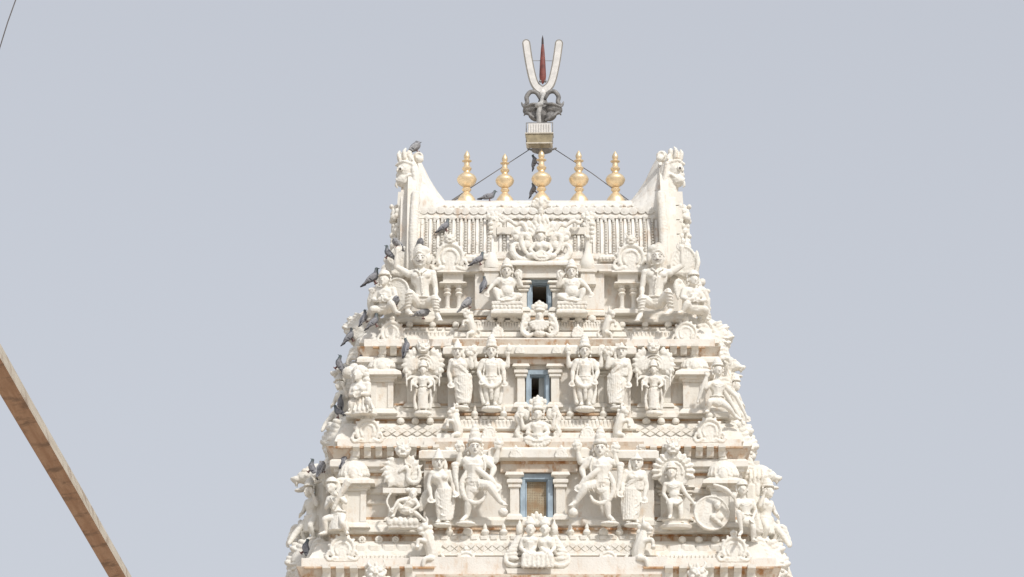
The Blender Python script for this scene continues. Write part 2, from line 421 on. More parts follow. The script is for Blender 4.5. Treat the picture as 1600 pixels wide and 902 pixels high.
def jewels(s, chest, pelvis, hh, arms=(), w=1.0):
    x, z, d = chest
    for k_, rr in ((.50, .05), (.72, .045)):
        s.tube([(x + math.sin(t) * k_ * .62 * hh * w, z + .42 * hh - (math.cos(t) + 1) * .38 * k_ * hh, d + (.34 + .16 * math.cos(t)) * hh) for t in [(-1.9 + 3.8 * i / 10) for i in range(11)]], rr * hh, 6)
    s.ball((x, z - .14 * hh, d + .5 * hh), .08 * hh, .1 * hh, .06 * hh, q=1)
    s.belt((pelvis[0], pelvis[1] + .30 * hh, pelvis[2]), .60 * hh * w, .52 * hh, .075 * hh)
    s.ball((pelvis[0], pelvis[1] + .26 * hh, pelvis[2] + .52 * hh), .13 * hh, .14 * hh, .08 * hh, q=1)
    for a in arms:
        for t in (.35,):
            p = tuple(u * (1 - t) + v * t for u, v in zip(a[0], a[1])); s.ball(p, .27 * hh, .09 * hh, .27 * hh, q=1)
        p = tuple(u * .12 + v * .88 for u, v in zip(a[1], a[2])); s.ball(p, .165 * hh, .09 * hh, .165 * hh, q=1)
def skirt(s, pelvis, zb, r0, r1, folds=6, dx=0, fd=.8):
    n = 5; pts = []
    x, z, d = pelvis
    s.lathe(x, d, [(r1, 0), (r1 * 1.05, .06 * (z - zb)), ((r0 + r1) / 2 * .98, .5 * (z - zb)), (r0, z - zb)], 16, fd, zb)
    for i in range(folds):
        t = -1 + 2 * i / (folds - 1); s.tube([(x + t * r0 * .75, z, d + r0 * fd * math.sqrt(max(0, 1 - t * t * .6)) - .3), (x + t * r1 * .85 + dx, zb, d + r1 * fd * math.sqrt(max(0, 1 - t * t * .6)) - .2)], [.8, 1.2], 5)
def lotus(s, c, r, h, petals=11):
    s.lathe(c[0], c[2], [(r * .72, 0), (r * .95, h * .25), (r, h * .6), (r * .85, h * .75), (r * .95, h)], 20, .8, c[1])
    for i in range(petals):
        t = math.pi * i / (petals - 1); s.ball((c[0] - math.cos(t) * r * .93, c[1] + h * .45, c[2] + math.sin(t) * r * .75), r * .17, h * .42, r * .12, q=1)
def lion_face(s, c, r, horns=True):
    """grotesque guardian face: bulging eyes, wide jaw, flared nose"""
    x, z, d = c
    s.ball(c, r, r * .88, r * .7)
    for sg in (-1, 1):
        s.ball((x + sg * .42 * r, z + .28 * r, d + .55 * r), .27 * r, .25 * r, .24 * r)
        s.curve([(x + sg * .1 * r, z + .5 * r, d + .62 * r), (x + sg * .5 * r, z + .68 * r, d + .55 * r), (x + sg * .85 * r, z + .4 * r, d + .3 * r)], .11 * r, 3)
        s.ball((x + sg * .5 * r, z - .25 * r, d + .5 * r), .32 * r, .28 * r, .25 * r)
        s.tube([(x + sg * .3 * r, z - .55 * r, d + .6 * r), (x + sg * .36 * r, z - .85 * r, d + .62 * r)], [.1 * r, .04 * r], 6)
        s.ball((x + sg * .14 * r, z - .05 * r, d + .82 * r), .13 * r)
        if horns: s.curve([(x + sg * .55 * r, z + .7 * r, d), (x + sg * .85 * r, z + 1.1 * r, d), (x + sg * .7 * r, z + 1.5 * r, d)], [.2 * r, .16 * r, .06 * r], 4)
        s.ball((x + sg * .95 * r, z + .25 * r, d - .1 * r), .18 * r, .3 * r, .15 * r)
    s.ball((x, z + .08 * r, d + .72 * r), .17 * r, .3 * r, .22 * r)
    s.curve([(x - .62 * r, z - .5 * r, d + .45 * r), (x, z - .62 * r, d + .72 * r), (x + .62 * r, z - .5 * r, d + .45 * r)], .1 * r, 4)
    s.ball((x, z + .95 * r, d + .25 * r), .2 * r, .3 * r, .18 * r)
def scroll(s, c, R0, r, a0, turns, sg=1, d=0):
    n = int(14 * abs(turns)); pts = []; rr = []
    for i in range(n + 1):
        t = i / n; q = R0 * (1 - .82 * t); ang = R(a0) + sg * turns * 2 * math.pi * t
        pts.append((c[0] + q * math.cos(ang), c[1] + q * math.sin(ang), c[2] + d * t)); rr.append(r * (1 - .45 * t))
    s.tube(pts, rr, 7)
def kudu(s, w, h, top='face', d=0):
    """horseshoe niche ornament, base at z=0"""
    r = w * .36
    s.ball((0, r * 1.05, d), r * 1.15, r * 1.15, 4)
    s.arc((0, r * 1.05, d + 3), r, r, -35, 215, w * .055, 16)
    s.arc((0, r * 1.0, d + 3.5), r * .62, r * .62, -40, 220, w * .042, 14)
    s.box(-r * .3, r * .3, 0, r * .9, d, d + 4, 1)
    for sg in (-1, 1):
        scroll(s, (sg * w * .36, h * .16, d + 3), w * .15, w * .05, 90 if sg > 0 else 90, 1.1, -sg)
        s.curve([(sg * w * .2, h * .1, d + 3), (sg * w * .42, h * .02, d + 3), (sg * w * .52, h * .14, d + 3)], w * .05, 4)
    s.box(-w * .46, w * .46, -h * .02, h * .1, d - 4, d + 4)
    for i in range(9):
        t = R(-10 + 200 * i / 8); s.ball((math.cos(t) * r * 1.2, r * 1.05 + math.sin(t) * r * 1.2, d + 1), w * .07, w * .06, 2.5, rot=math.degrees(t), q=1)
    if top == 'face':
        lion_face(s, (0, r * 2.45, d + 2), w * .16)
    elif top == 'knob':
        s.lathe(0, d, [(w * .12, 0), (w * .09, h * .05), (w * .13, h * .13), (w * .1, h * .2), (w * .02, h * .27)], 12, 1, r * 2.1)
def fan(s, r, n=11, a0=-15, a1=195, d=0, th=3, inner=True, c=(0, 0)):
    s.ball((c[0], c[1], d), r * .86, r * .86, th)
    for i in range(n):
        t = R(a0 + (a1 - a0) * i / (n - 1)); dg = math.degrees(t)
        s.ball((c[0] + math.cos(t) * r * .84, c[1] + math.sin(t) * r * .84, d + 1), r * .23, r * .15, th, rot=dg)
        s.ball((c[0] + math.cos(t) * r * .97, c[1] + math.sin(t) * r * .97, d + 1.4), r * .09, r * .07, th * .8, rot=dg, q=1)
    if inner:
        s.arc((c[0], c[1], d + th * .9), r * .64, r * .64, a0, a1, r * .05, 18)
        s.arc((c[0], c[1], d + th), r * .46, r * .46, a0, a1, r * .045, 16)

# ------------------------------------------------------------------ ground
g = bpy.data.meshes.new('ground'); g.from_pydata([(-3000, -3000, GROUND_Z), (3000, -3000, GROUND_Z), (3000, 3000, GROUND_Z), (-3000, 3000, GROUND_Z)], [], [(0, 1, 2, 3)]); g.materials.append(GROUND)
go = link('ground', g); go['kind'] = 'structure'

# ------------------------------------------------------------------ the tower
YC = 2.5
T = thing('temple_tower', 'tall white plastered temple gate tower crowded with statues, narrowing towards its barrel roof', 'tower', (X(842, YC), YC, GROUND_Z))
WS = {4: 1.35, 3: .90, 2: .45, 1: .0}
YB = {t: 2 * YC - WS[t] for t in WS}
def ring_px(x0, x1): return x0, x1

# lower body of the tower, below the frame, down to the ground
zt = Z(960, 0)
def solid(name, xa, xb, ya, yb, za, zb, mat):
    V = [(xa, ya, za), (xb, ya, za), (xb, yb, za), (xa, yb, za), (xa, ya, zb), (xb, ya, zb), (xb, yb, zb), (xa, yb, zb)]
    return part(name, V, [(0, 1, 2, 3), (7, 6, 5, 4), (0, 4, 5, 1), (1, 5, 6, 2), (2, 6, 7, 3), (3, 7, 4, 0)], mat, T, bevel=.01)
cx = X(842, 0)
for i, (za, zb, hw) in enumerate(((zt - 1.6, zt, 3.75), (zt - 3.6, zt - 1.6, 4.2), (GROUND_Z, zt - 3.6, 4.8))):
    solid('wall', cx - hw, cx + hw, YC - 2.45 - .45 * i, YC + 2.45 + .45 * i, za, zb, W_WALL)
    solid('cornice', cx - hw - .35, cx + hw + .35, YC - 2.8 - .45 * i, YC + 2.8 + .45 * i, zb - .28, zb + .003 * i + .002, W_TRIM)

# tier: (corner x0, x1, top row, bottom row, centre bay x0, x1, window x0, x1, y0, y1)
TI = {4: (628, 1060, 398, 512, 742, 944, 824, 862, 435, 495),
      3: (568, 1118, 530, 662, 700, 985, 822, 859, 578, 648),
      2: (526, 1160, 686, 836, 662, 1022, 813, 864, 740, 830),
      1: (470, 1214, 872, 975, 640, 1044, 805, 872, 935, 960)}
CB = .20     # centre bay stands this far forward
for t, (x0, x1, y0, y1, c0, c1, w0, w1, v0, v1) in TI.items():
    W = WS[t]
    box('wall', x0, c0 + 6, y0, y1, W, YB[t], W_WALL, T)
    box('wall', c1 - 6, x1, y0, y1, W, YB[t], W_WALL, T)
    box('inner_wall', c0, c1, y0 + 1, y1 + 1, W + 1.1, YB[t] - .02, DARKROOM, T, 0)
    f = W - CB
    box('wall', c0, w0 - 1, y0 - 2, y1 - 1, f, W + 1.08, W_WALL, T)
    box('wall', w1 + 1, c1, y0 - 2, y1 - 1, f, W + 1.08, W_WALL, T)
    box('lintel', w0 - 2, w1 + 2, y0 - 2, v0, f + .004, W + 1.07, W_WALL, T)
    box('sill', w0 - 2, w1 + 2, v1, y1 - 1, f + .004, W + 1.07, W_WALL, T)
    # side-face middle bays, seen edge on
    for sg, xx in ((-1, x0), (1, x1)):
        e = 28
        a, b = (xx - e, xx + 10) if sg < 0 else (xx - 10, xx + e)
        box('side_bay', a, b, y0 + 34, y1, YC - .8, YC + .8, W_WALL, T)
    # window
    if t == 1: continue
    fw = 8 if t == 2 else 6.2
    wn = Sc.__new__(Sc)
    F0 = f - .03
    fr = box('window', w0 + j(.3), w1, v0, v0 + fw + 1, F0, f + .16, BLUE, T, .006); fr['label'] = 'blue painted window frame'
    for a, b in ((w0, w0 + fw), (w1 - fw, w1)): box('jamb', a, b, v0 + fw + 1.2, v1, F0 + .003, f + .16, BLUE, fr, .006)
    box('inner_frame', w0 + fw, w1 - fw, v0 + fw + 1.2, v0 + fw + 4, F0 + .05, f + .15, BLUE, fr, .004)
    for a, b in ((w0 + fw, w0 + fw + 2), (w1 - fw - 2, w1 - fw)): box('inner_frame', a, b, v0 + fw + 4.2, v1, F0 + .05, f + .15, BLUE, fr, .003)
    if t == 2: box('grille', w0 + fw, w1 - fw, v0 + fw + 2, v1 - 1, f + .07, f + .09, GRILLE, fr, 0)
    if t == 3: box('shutter', w1 - fw - 11, w1 - fw - 1, v0 + fw + 5, v1 - 1, f + .12, f + .16, SHUT, fr, .003)

# --- cornices, ledges and mouldings
def lace(x0, x1, py, Y, sp, w, h, name='lace_bead', parent=None, mat=W_TRIM, depth=.02):
    """row of small alike pieces along a moulding"""
    n = max(1, int((x1 - x0) / sp)); first = None
    for i in range(n):
        xx = x0 + (i + .5) * (x1 - x0) / n
        p = at(xx, py, Y)
        if first is None:
            a, hh_ = w * .005, h * .005
            V = [(-a, 0, -hh_), (a, 0, -hh_), (a, 0, hh_), (-a, 0, hh_), (-a * .6, -depth, -hh_ * .6), (a * .6, -depth, -hh_ * .6), (a * .6, -depth, hh_ * .6), (-a * .6, -depth, hh_ * .6)]
            me = mesh(name, V, [(4, 5, 6, 7), (0, 4, 7, 3)[::-1], (0, 1, 5, 4), (1, 2, 6, 5), (2, 3, 7, 6)], mat)
            first = link(name, me, parent or T, p)
        else: dup(first, parent or T, p)
def brackets(x0, x1, py0, py1, Y, sp, w, out):
    n = int((x1 - x0) / sp); first = None
    for i in range(n):
        xx = x0 + (i + .5) * (x1 - x0) / n; pm = at(xx, (py0 + py1) / 2, Y)
        if first is None:
            h = (Z(py0, Y) - Z(py1, Y)) / 2; a = w * .005; o = out * .01
            pr = [(0, -h), (-o * .35, -h * .8), (-o * .5, 0), (-o, h * .5), (-o, h), (0, h)]
            V = [(-a, y, z) for y, z in pr] + [(a, y, z) for y, z in pr]; k = len(pr)
            F = [(q, (q + 1) % k, k + (q + 1) % k, k + q) for q in range(k)] + [tuple(range(k)), tuple(reversed(range(k, 2 * k)))]
            me = mesh('bracket', V, F, W_TRIM)
            bm = bmesh.new(); bm.from_mesh(me); bmesh.ops.recalc_face_normals(bm, faces=bm.faces); bm.to_mesh(me); bm.free()
            first = link('bracket', me, T, pm)
        else: dup(first, T, pm + Vector((j(.006), 0, j(.004))))
def lattice(x0, x1, py0, py1, Y, cell, rows):
    ch = (py1 - py0) / rows; n = int((x1 - x0) / cell); first = None
    for r in range(rows * 2 - 1):
        for i in range(n - (r % 2)):
            xx = x0 + (i + .5 + .5 * (r % 2)) * (x1 - x0) / n; p = at(xx, py0 + (r + 1) * ch / 2, Y)
            if first is None:
                a = cell * .00468; b = ch * .00468; q = .86
                V = [(-a, 0, 0), (0, 0, -b), (a, 0, 0), (0, 0, b)] + [(-a * q, -.014, 0), (0, -.014, -b * q), (a * q, -.014, 0), (0, -.014, b * q)]
                me = mesh('lattice_tile', V, [(4, 5, 6, 7), (0, 1, 5, 4), (1, 2, 6, 5), (2, 3, 7, 6), (3, 0, 4, 7)], W_TRIM)
                first = link('lattice_tile', me, T, p)
            else: dup(first, T, p)
KN = {}
def knob(px, py, Y, kind='bud', k=1.0):
    key = (kind, k)
    if key not in KN:
        s = Sc('', '', '', px, py, Y, parent=T, k=k)
        if kind == 'bud': s.lathe(0, 0, [(3, -1), (5.5, 2), (6.5, 5), (5, 8.5), (3, 10), (3.6, 12), (2.2, 16), (.2, 19)], 14)
        elif kind == 'round': s.lathe(0, 0, [(3, -2), (7, 1), (8, 5), (6.5, 9), (3, 11), (.5, 12)], 14)
        else:
            s.disc((0, 5, -3), 7, 4, 7, 16)
            for i in range(8): s.ball((4.4 * math.cos(i * math.pi / 4), 5 + 4.4 * math.sin(i * math.pi / 4), 1.5), 2.6, 2.6, 2, q=1)
            s.ball((0, 5, 3), 2.2)
        KN[key] = s.bake('finial_knob' if kind != 'rosette' else 'rosette', W_STAT, raw=True)
        KN[key] = (KN[key], KN[key].location + wloc(T) - at(px, py, Y))
    else: dup(KN[key][0], T, at(px, py, Y) + KN[key][1])
KD = {}
def kudus(px, py, Y, w, h, top, rz=0, seed=0):
    key = (round(w), round(h), top, rz)
    if key not in KD:
        s = Sc('', '', '', px, py, Y, parent=T, rz=rz); kudu(s, w, h, top)
        o = s.bake('horseshoe_niche', W_STAT, 1.2); KD[key] = (o, o.location + wloc(T) - at(px, py, Y))
    else:
        o, off = KD[key]; dup(o, T, at(px, py, Y) + off)

def mould(x0, x1, Y, Yb, prof, mat=None, name='cornice', **kw): return loft(name, x0, x1, Y, Yb, prof, mat or W_TRIM, T, **kw)

for sgn in (0, 1):
    def mx(a, b): return (a, b) if sgn == 0 else (2 * 842 - b, 2 * 842 - a)
    # tier 4 base: ledge and cornice of the side bays
    a, b = mx(600, 738); W = WS[4]
    mould(*mx(612, 740), W, YB[4], [(486, 6), (490, 10), (495, 10), (499, 16), (503, 16), (506, 12)], name='ledge')
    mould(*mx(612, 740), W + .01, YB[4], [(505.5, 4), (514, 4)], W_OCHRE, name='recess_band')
    mould(*mx(600, 738), W, YB[4], [(512, 12), (514, 22), (522, 30), (530, 36), (536, 38), (538, 34), (541, 8)])
    lace(mx(606, 730)[0], mx(606, 730)[1], 533, W - .375, 6, 5, 5)
    lace(*mx(604, 732), 523, W - .30, 6, 3.6, 10, 'lace_rib', depth=.03)
    lace(*mx(604, 732), 514.5, W - .23, 12, 11, 5, 'scallop', depth=.04)
    for xx in (640, 676, 712): knob(xx if sgn == 0 else 1684 - xx, 511, W - .2, 'round', .7)
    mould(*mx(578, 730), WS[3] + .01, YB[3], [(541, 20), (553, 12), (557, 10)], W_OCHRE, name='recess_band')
    brackets(*mx(590, 726), 541, 556, WS[3] - .13, 17, 10.5, 17)
    mould(*mx(572, 728), WS[3], YB[3], [(557, 10), (560, 14), (566, 14), (570, 8), (576, 8), (578, 5)], W_TRIM, name='string_course')
    # tier 3 base
    W = WS[3]
    mould(*mx(566, 704), W, YB[3], [(588, 2), (590, 6), (597, 6), (600, 2)], W_WALL, name='string_course')
    mould(*mx(560, 712), W, YB[3], [(634, 4), (638, 12), (643, 12), (645, 18), (652, 19), (654, 15)], name='ledge')
    mould(*mx(562, 712), W + .01, YB[3], [(653.5, 8), (664, 8)], W_OCHRE, name='recess_band')
    mould(*mx(560, 712), W, YB[3], [(662, 16), (665, 22), (682, 33), (690, 36), (693, 33), (697, 10)])
    lattice(*mx(596, 692), 664, 683, W - .335, 15, 2)
    lace(*mx(552, 704), 687, W - .362, 6, 5, 6)
    mould(*mx(532, 690), WS[2] + .01, YB[2], [(697, 22), (712, 12), (717, 10)], W_OCHRE, name='recess_band')
    brackets(*mx(548, 690), 698, 716, WS[2] - .13, 16.5, 10.5, 18)
    mould(*mx(530, 690), WS[2], YB[2], [(717, 10), (720, 14), (729, 14), (732, 8), (737, 8), (739, 4)], name='string_course')
    # tier 2 base
    W = WS[2]
    mould(*mx(528, 668), W, YB[2], [(762, 2), (764, 6), (770, 6), (773, 2)], W_WALL, name='string_course')
    mould(*mx(528, 668), W, YB[2], [(782, 2), (784, 4), (787, 4), (789, 1)], W_WALL, name='string_course')
    mould(*mx(520, 672), W, YB[2], [(812, 4), (816, 12), (821, 12), (823, 18), (831, 20), (834, 15)], name='ledge')
    mould(*mx(522, 672), W + .01, YB[2], [(833.5, 8), (848, 8)], W_OCHRE, name='recess_band')
    mould(*mx(520, 672), W, YB[2], [(846, 16), (850, 23), (864, 30), (874, 36), (878, 37), (881, 33), (885, 10)])
    lace(*mx(530, 664), 857, W - .27, 22, 20, 12, 'panel', depth=.015)
    lace(*mx(506, 664), 871, W - .352, 6.5, 5.5, 7)
    mould(*mx(486, 660), WS[1] + .01, YB[1], [(885, 22), (905, 12), (909, 10)], W_OCHRE, name='recess_band')
    brackets(*mx(500, 650), 886, 908, WS[1] - .13, 19, 12, 20)
    mould(*mx(480, 655), WS[1], YB[1], [(909, 10), (912, 14), (922, 14), (925, 8), (931, 4)], name='string_course')
    for xx in (626, 649, 672): knob(xx if sgn == 0 else 1684 - xx - 2, 662, WS[3] - .2, 'round', .78)
    for xx in (566, 592, 618): knob(xx if sgn == 0 else 1684 - xx, 848, WS[2] - .2, 'rosette' if sgn == 0 else 'round', .85)

# centre bay cornices
C4, C3, C2, C1 = WS[4] - CB, WS[3] - CB, WS[2] - CB, WS[1] - CB
def cY(t): return WS[t] - CB
mould(748, 938, C4, WS[4] + .5, [(484, 4), (487, 10), (493, 10), (495, 5)], name='ledge')
mould(746, 940, C4 + .01, WS[4] + .5, [(494.5, 5), (503, 6)], W_OCHRE, name='recess_band')
mould(738, 950, C4, WS[4] + .5, [(501, 8), (503, 16), (516, 22), (518.5, 18), (519, 27), (526, 29), (528, 24), (530, 6)])
lace(736, 952, 510, C4 - .195, 4.2, 2.6, 13, 'lace_rib', depth=.014)
lace(738, 950, 502.5, C4 - .165, 12, 11, 5, 'scallop', depth=.03)
mould(716, 970, C3 + .01, WS[3] + .5, [(530, 10), (541, 5)], W_OCHRE, name='recess_band')
mould(706, 980, C3, WS[3] + .5, [(541, 8), (543, 14), (553, 14), (556, 9), (558, 3)], name='string_course')
mould(704, 982, C3 + .005, WS[3] + .5, [(558, 2), (568, 2)], W_OCHRE, name='recess_band')
mould(800, 884, C3, WS[3] + .5, [(539, 18), (542, 22), (553, 22), (557, 14)], name='lintel_band')
mould(804, 880, C3 + .002, WS[3] + .5, [(557, 10), (569, 10)], W_OCHRE, name='recess_band')
mould(708, 976, C3, WS[3] + .5, [(632, 2), (636, 8), (643, 8), (645, 4)], name='ledge')
mould(708, 976, C3 + .01, WS[3] + .5, [(644.5, 5), (654, 6)], W_OCHRE, name='recess_band')
mould(712, 972, C3, WS[3] + .5, [(652, 8), (654, 16), (670, 22), (673, 16), (676, 16), (677.5, 28), (686, 30), (688, 25), (690, 6)])
lace(712, 972, 663, C3 - .195, 6, 4, 14, 'lace_rib', depth=.016)
lace(712, 972, 653.5, C3 - .16, 13, 12, 6, 'scallop', depth=.03)
mould(690, 996, C2 + .01, WS[2] + .5, [(690, 10), (704, 6)], W_OCHRE, name='recess_band')
mould(668, 1016, C2, WS[2] + .5, [(703, 8), (705, 13), (716, 13), (719, 8), (721, 3)], name='string_course')
mould(666, 1018, C2 + .005, WS[2] + .5, [(721, 2), (734, 2)], W_OCHRE, name='recess_band')
mould(786, 898, C2, WS[2] + .5, [(699, 18), (702, 23), (715, 23), (720, 14)], name='lintel_band')
mould(792, 892, C2 + .002, WS[2] + .5, [(720, 10), (738, 10)], W_OCHRE, name='recess_band')
mould(668, 1014, C2, WS[2] + .5, [(808, 2), (813, 8), (821, 8), (824, 4)], name='ledge')
mould(668, 1014, C2 + .01, WS[2] + .5, [(823.5, 5), (838, 6)], W_OCHRE, name='recess_band')
mould(684, 998, C2, WS[2] + .5, [(834, 8), (837, 16), (850, 22), (868, 27), (870, 17), (875, 17), (876.5, 31), (879, 31), (881, 33), (892, 35), (894, 28), (897, 6)])
lattice(690, 994, 847, 869, C2 - .25, 13, 2)
lace(686, 996, 841, C2 - .18, 15, 13, 8, 'scallop', depth=.03)
mould(660, 1024, C1 + .01, WS[1] + .5, [(897, 10), (911, 6)], W_OCHRE, name='recess_band')
mould(640, 1044, C1, WS[1] + .5, [(910, 8), (912, 14), (925, 14), (930, 4)], name='string_course')
mould(722, 968, C1 + .02, WS[1] + .5, [(899, 20), (914, 17)], W_OCHRE, name='recess_band')
for x0, x1, y0, y1, W, o, full_ in ((740, 946, 495.5, 498.5, C4, 7, 0), (738, 948, 530, 533, C4, 7, 0), (712, 974, 645.5, 649, C3, 7.5, 0), (706, 978, 690, 693.5, C3, 7, 0), (804, 880, 557.5, 561, C3, 11, 0),
        (708, 976, 558.2, 561, C3, 3.5, 0), (670, 1014, 721, 724.5, C2, 4, 0), (794, 890, 720.5, 725, C2, 11.5, 0), (672, 1012, 824.5, 828, C2, 7.5, 0), (676, 1008, 870.3, 875, C2, 17.6, 0),
        (716, 970, 674, 676.6, C3, 16.6, 0), (742, 942, 483, 486, C4, 1.4, 0), (712, 972, 633, 636.5, C3, 3, 0), (672, 1010, 808.5, 812.5, C2, 3, 0)):
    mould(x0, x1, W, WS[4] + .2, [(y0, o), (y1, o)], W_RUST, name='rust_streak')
for x0, x1, y0, y1, W, o in ((616, 738, 506.2, 509, WS[4], 5), (604, 728, 541.4, 544, WS[3] - .01, 21), (566, 704, 654.4, 657.5, WS[3], 9), (548, 694, 697.3, 700, WS[2] - .01, 23), (526, 664, 834.4, 838, WS[2], 9),
        (500, 656, 885.3, 888.5, WS[1] - .01, 23), (572, 704, 630.5, 634, WS[3], 3), (532, 664, 808, 812, WS[2], 3), (578, 724, 578.4, 581, WS[3], 3), (534, 664, 739.4, 743, WS[2], 3)):
    for f in (0, 1):
        a_, c_ = (x0, x1) if not f else (1684 - x1, 1684 - x0)
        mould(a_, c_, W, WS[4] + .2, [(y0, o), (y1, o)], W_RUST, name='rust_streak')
# small pots along the centre ledges
for xx in (766, 783, 803, 884, 904, 925): knob(xx, 502, C4 - .15, 'round', .85)
for xx in (712, 742, 787, 815, 868, 891, 943, 975): knob(xx, 652, C3 - .15, 'bud', .95)
for xx in (702, 731, 758, 787, 813, 866, 891, 917, 943, 968): knob(xx, 837, C2 - .15, 'bud' if xx not in (731, 943) else 'round', 1.0)

def pilaster(x0, x1, y0, y1, Y, cap=True, out=.1, s=1.0):
    """wall pilaster: shaft with capital and base as its pieces"""
    o = box('pilaster', x0, x1, y0 + 20 * s, y1 - 8 * s, Y - out, Y + .05, W_TRIM, T)
    loft('capital', x0, x1, Y - out, Y + .05, [(y0, 6), (y0 + 4 * s, 8), (y0 + 5 * s, 5), (y0 + 9 * s, 1), (y0 + 10 * s, 5), (y0 + 14 * s, 5), (y0 + 16 * s, 1), (y0 + 17 * s, 3), (y0 + 20 * s, 3)], W_TRIM, o, .004)
    loft('base', x0, x1, Y - out, Y + .05, [(y1 - 8 * s, 2), (y1 - 5 * s, 5), (y1, 6)], W_TRIM, o, .004)
    return o
for x0, x1 in ((796, 812), (868, 884)): pilaster(x0 + 1, x1 - 1, 737, 812, C2, s=1.2)
for x0, x1 in ((807, 821), (860, 875)): pilaster(x0 + 1, x1 - 1, 568, 636, C3, s=1.0)
for x0, x1 in ((813, 823), (863, 873)): pilaster(x0, x1, 438, 486, C4, s=.8, out=.06)
for x0, x1 in ((740, 750), (934, 944)): pilaster(x0, x1, 572, 636, C3, s=.8, out=.05)
box('window_head', 806, 880, 413, 434, C4 - .14, WS[4] + .3, W_TRIM, T)
mould(800, 886, C4 - .14, WS[4] + .3, [(407, 4), (410, 10), (414, 10), (416, 2)], name='shelf')
for x0, x1 in ((636, 648), (671, 683)):
    for f in (lambda v: v, lambda v: 1684 - v):
        a, b = sorted((f(x0), f(x1))); pilaster(a, b, 572, 636, WS[3], s=.8, out=.08)
for x0, x1 in ((606, 618), (640, 652)):
    for f in (lambda v: v, lambda v: 1684 - v):
        a, b = sorted((f(x0), f(x1))); pilaster(a, b, 758, 814, WS[2], s=.8, out=.08)

# pavilions on the side bays (dome, neck, cornice, shaft, base)
def pavilion(x, w, yt, yd0, yd1, yc, yb, Y, flat=False):
    p = box('pavilion', x - w * .62, x + w * .62, yc + 15, yb - 8, Y - .2, Y + .1, W_TRIM, T)
    loft('cornice', x - w * .62, x + w * .62, Y - .2, Y + .1, [(yc - 6, 4), (yc - 2, 14), (yc + 3, 15), (yc + 5, 8), (yc + 9, 8), (yc + 11, 4), (yc + 15, 3)], W_TRIM, p, .004)
    loft('base', x - w * .62, x + w * .62, Y - .2, Y + .1, [(yb - 8, 2), (yb - 5, 6), (yb - 1, 8), (yb, 8)], W_TRIM, p, .004)
    for sg in (-1, 1): box('corner_strip', x + sg * w * .5 - 4.5, x + sg * w * .5 + 4.5, yc + 15.5, yb - 8.5, Y - .22, Y - .15, W_TRIM, p, .004)
    s = Sc('', '', '', x, yd1, Y - .12, parent=T); h = yd1 - yd0
    s.lathe(0, 0, [(w * .55, -3), (w * .78, h * .12), (w * .82, h * .32), (w * .74, h * .62), (w * .5, h * .88), (w * .2, h)], 22, .55)
    for i in range(11):
        t = math.pi * i / 10; s.curve([(-math.cos(t) * w * .82, h * .12, math.sin(t) * w * .45), (-math.cos(t) * w * .8, h * .45, math.sin(t) * w * .45), (-math.cos(t) * w * .62, h * .68, math.sin(t) * w * .36)], .8, 3); s.ball((-math.cos(t) * w * .8, h * .2, math.sin(t) * w * .44), w * .1, h * .16, w * .08, q=1)
    s.ball((0, h * .1, w * .45), w * .24, h * .42, 5); s.arc((0, h * .12, w * .5), w * .26, h * .4, 0, 180, 1.6, 8)
    for sg in (-1, 1): scroll(s, (sg * w * .34, -1, w * .46), w * .13, 1.8, 90, 1.0, -sg)
    s.bake('dome', W_STAT, 1.2, parent=p)
    s.lathe(0, 0, [(w * .16, 0), (w * .26, 3), (w * .22, 6), (w * .2, (yd0 - yt) * .6), (w * .3, (yd0 - yt) * .75), (w * .26, yd0 - yt)], 14, .8, h - 1)
    s.bake('finial', W_STAT, raw=True, parent=p)
for xx in (597, 1085): pavilion(xx, 26, 545, 559, 578, 582, 646, WS[3])
for xx in (553, 1130): pavilion(xx, 29, 702, 720, 748, 752, 824, WS[2])
for xx in (508, 1176): pavilion(xx, 29, 882, 905, 930, 935, 975, WS[1])

# columned niches of the top storey (two columns under a horseshoe ornament)
for xx in (708, 981):
    p = box('niche_block', xx - 16, xx + 16, 426, 440, WS[4] - .22, WS[4] + .05, W_TRIM, T)
    loft('abacus', xx - 17, xx + 17, WS[4] - .22, WS[4] + .05, [(422, 8), (425, 9), (427, 3)], W_TRIM, p, .004)
    loft('impost', xx - 17, xx + 17, WS[4] - .22, WS[4] + .05, [(440, 2), (442, 5), (444, 1)], W_TRIM, p, .004)
    loft('base', xx - 17, xx + 17, WS[4] - .22, WS[4] + .05, [(482, 2), (484, 7), (489, 8)], W_TRIM, p, .004)
    s = Sc('', '', '', xx, 484, WS[4] - .15, parent=T)
    for sg in (-1, 1):
        s.lathe(sg * 9, 0, [(5, 0), (5.5, 2), (3.6, 4), (3.6, 20), (5, 22), (6.6, 24), (5, 26), (4, 27), (5, 28), (6.6, 30.5), (4.5, 33), (6, 36), (6.5, 41)], 14)
        s.bake('column', W_TRIM, raw=True, parent=p)
kudus(703, 424, WS[4] - .26, 56, 50, 'face'); kudus(986, 424, WS[4] - .26, 54, 54, 'face')
# ornaments on the cornices
kudus(612, 537, WS[4] - .40, 44, 40, 'knob'); kudus(1072, 538, WS[4] - .40, 44, 40, 'knob')
kudus(574, 692, WS[3] - .42, 48, 46, 'knob'); kudus(1109, 692, WS[3] - .42, 48, 46, 'knob')
kudus(535, 877, WS[2] - .42, 50, 48, 'knob'); kudus(1147, 878, WS[2] - .42, 50, 48, 'knob')
for xx in (778, 903): kudus(xx, 527, C4 - .31, 20, 24, 'knob')
for xx in (765, 918): kudus(xx, 687, C3 - .32, 24, 28, 'knob')
for xx in (728, 950): kudus(xx, 892, C2 - .38, 38, 38, 'knob')
for xx in (806, 877): kudus(xx, 716, C2 - .25, 20, 22, 'knob')
for xx in (812, 870): kudus(xx, 553, C3 - .24, 15, 16, 'knob')

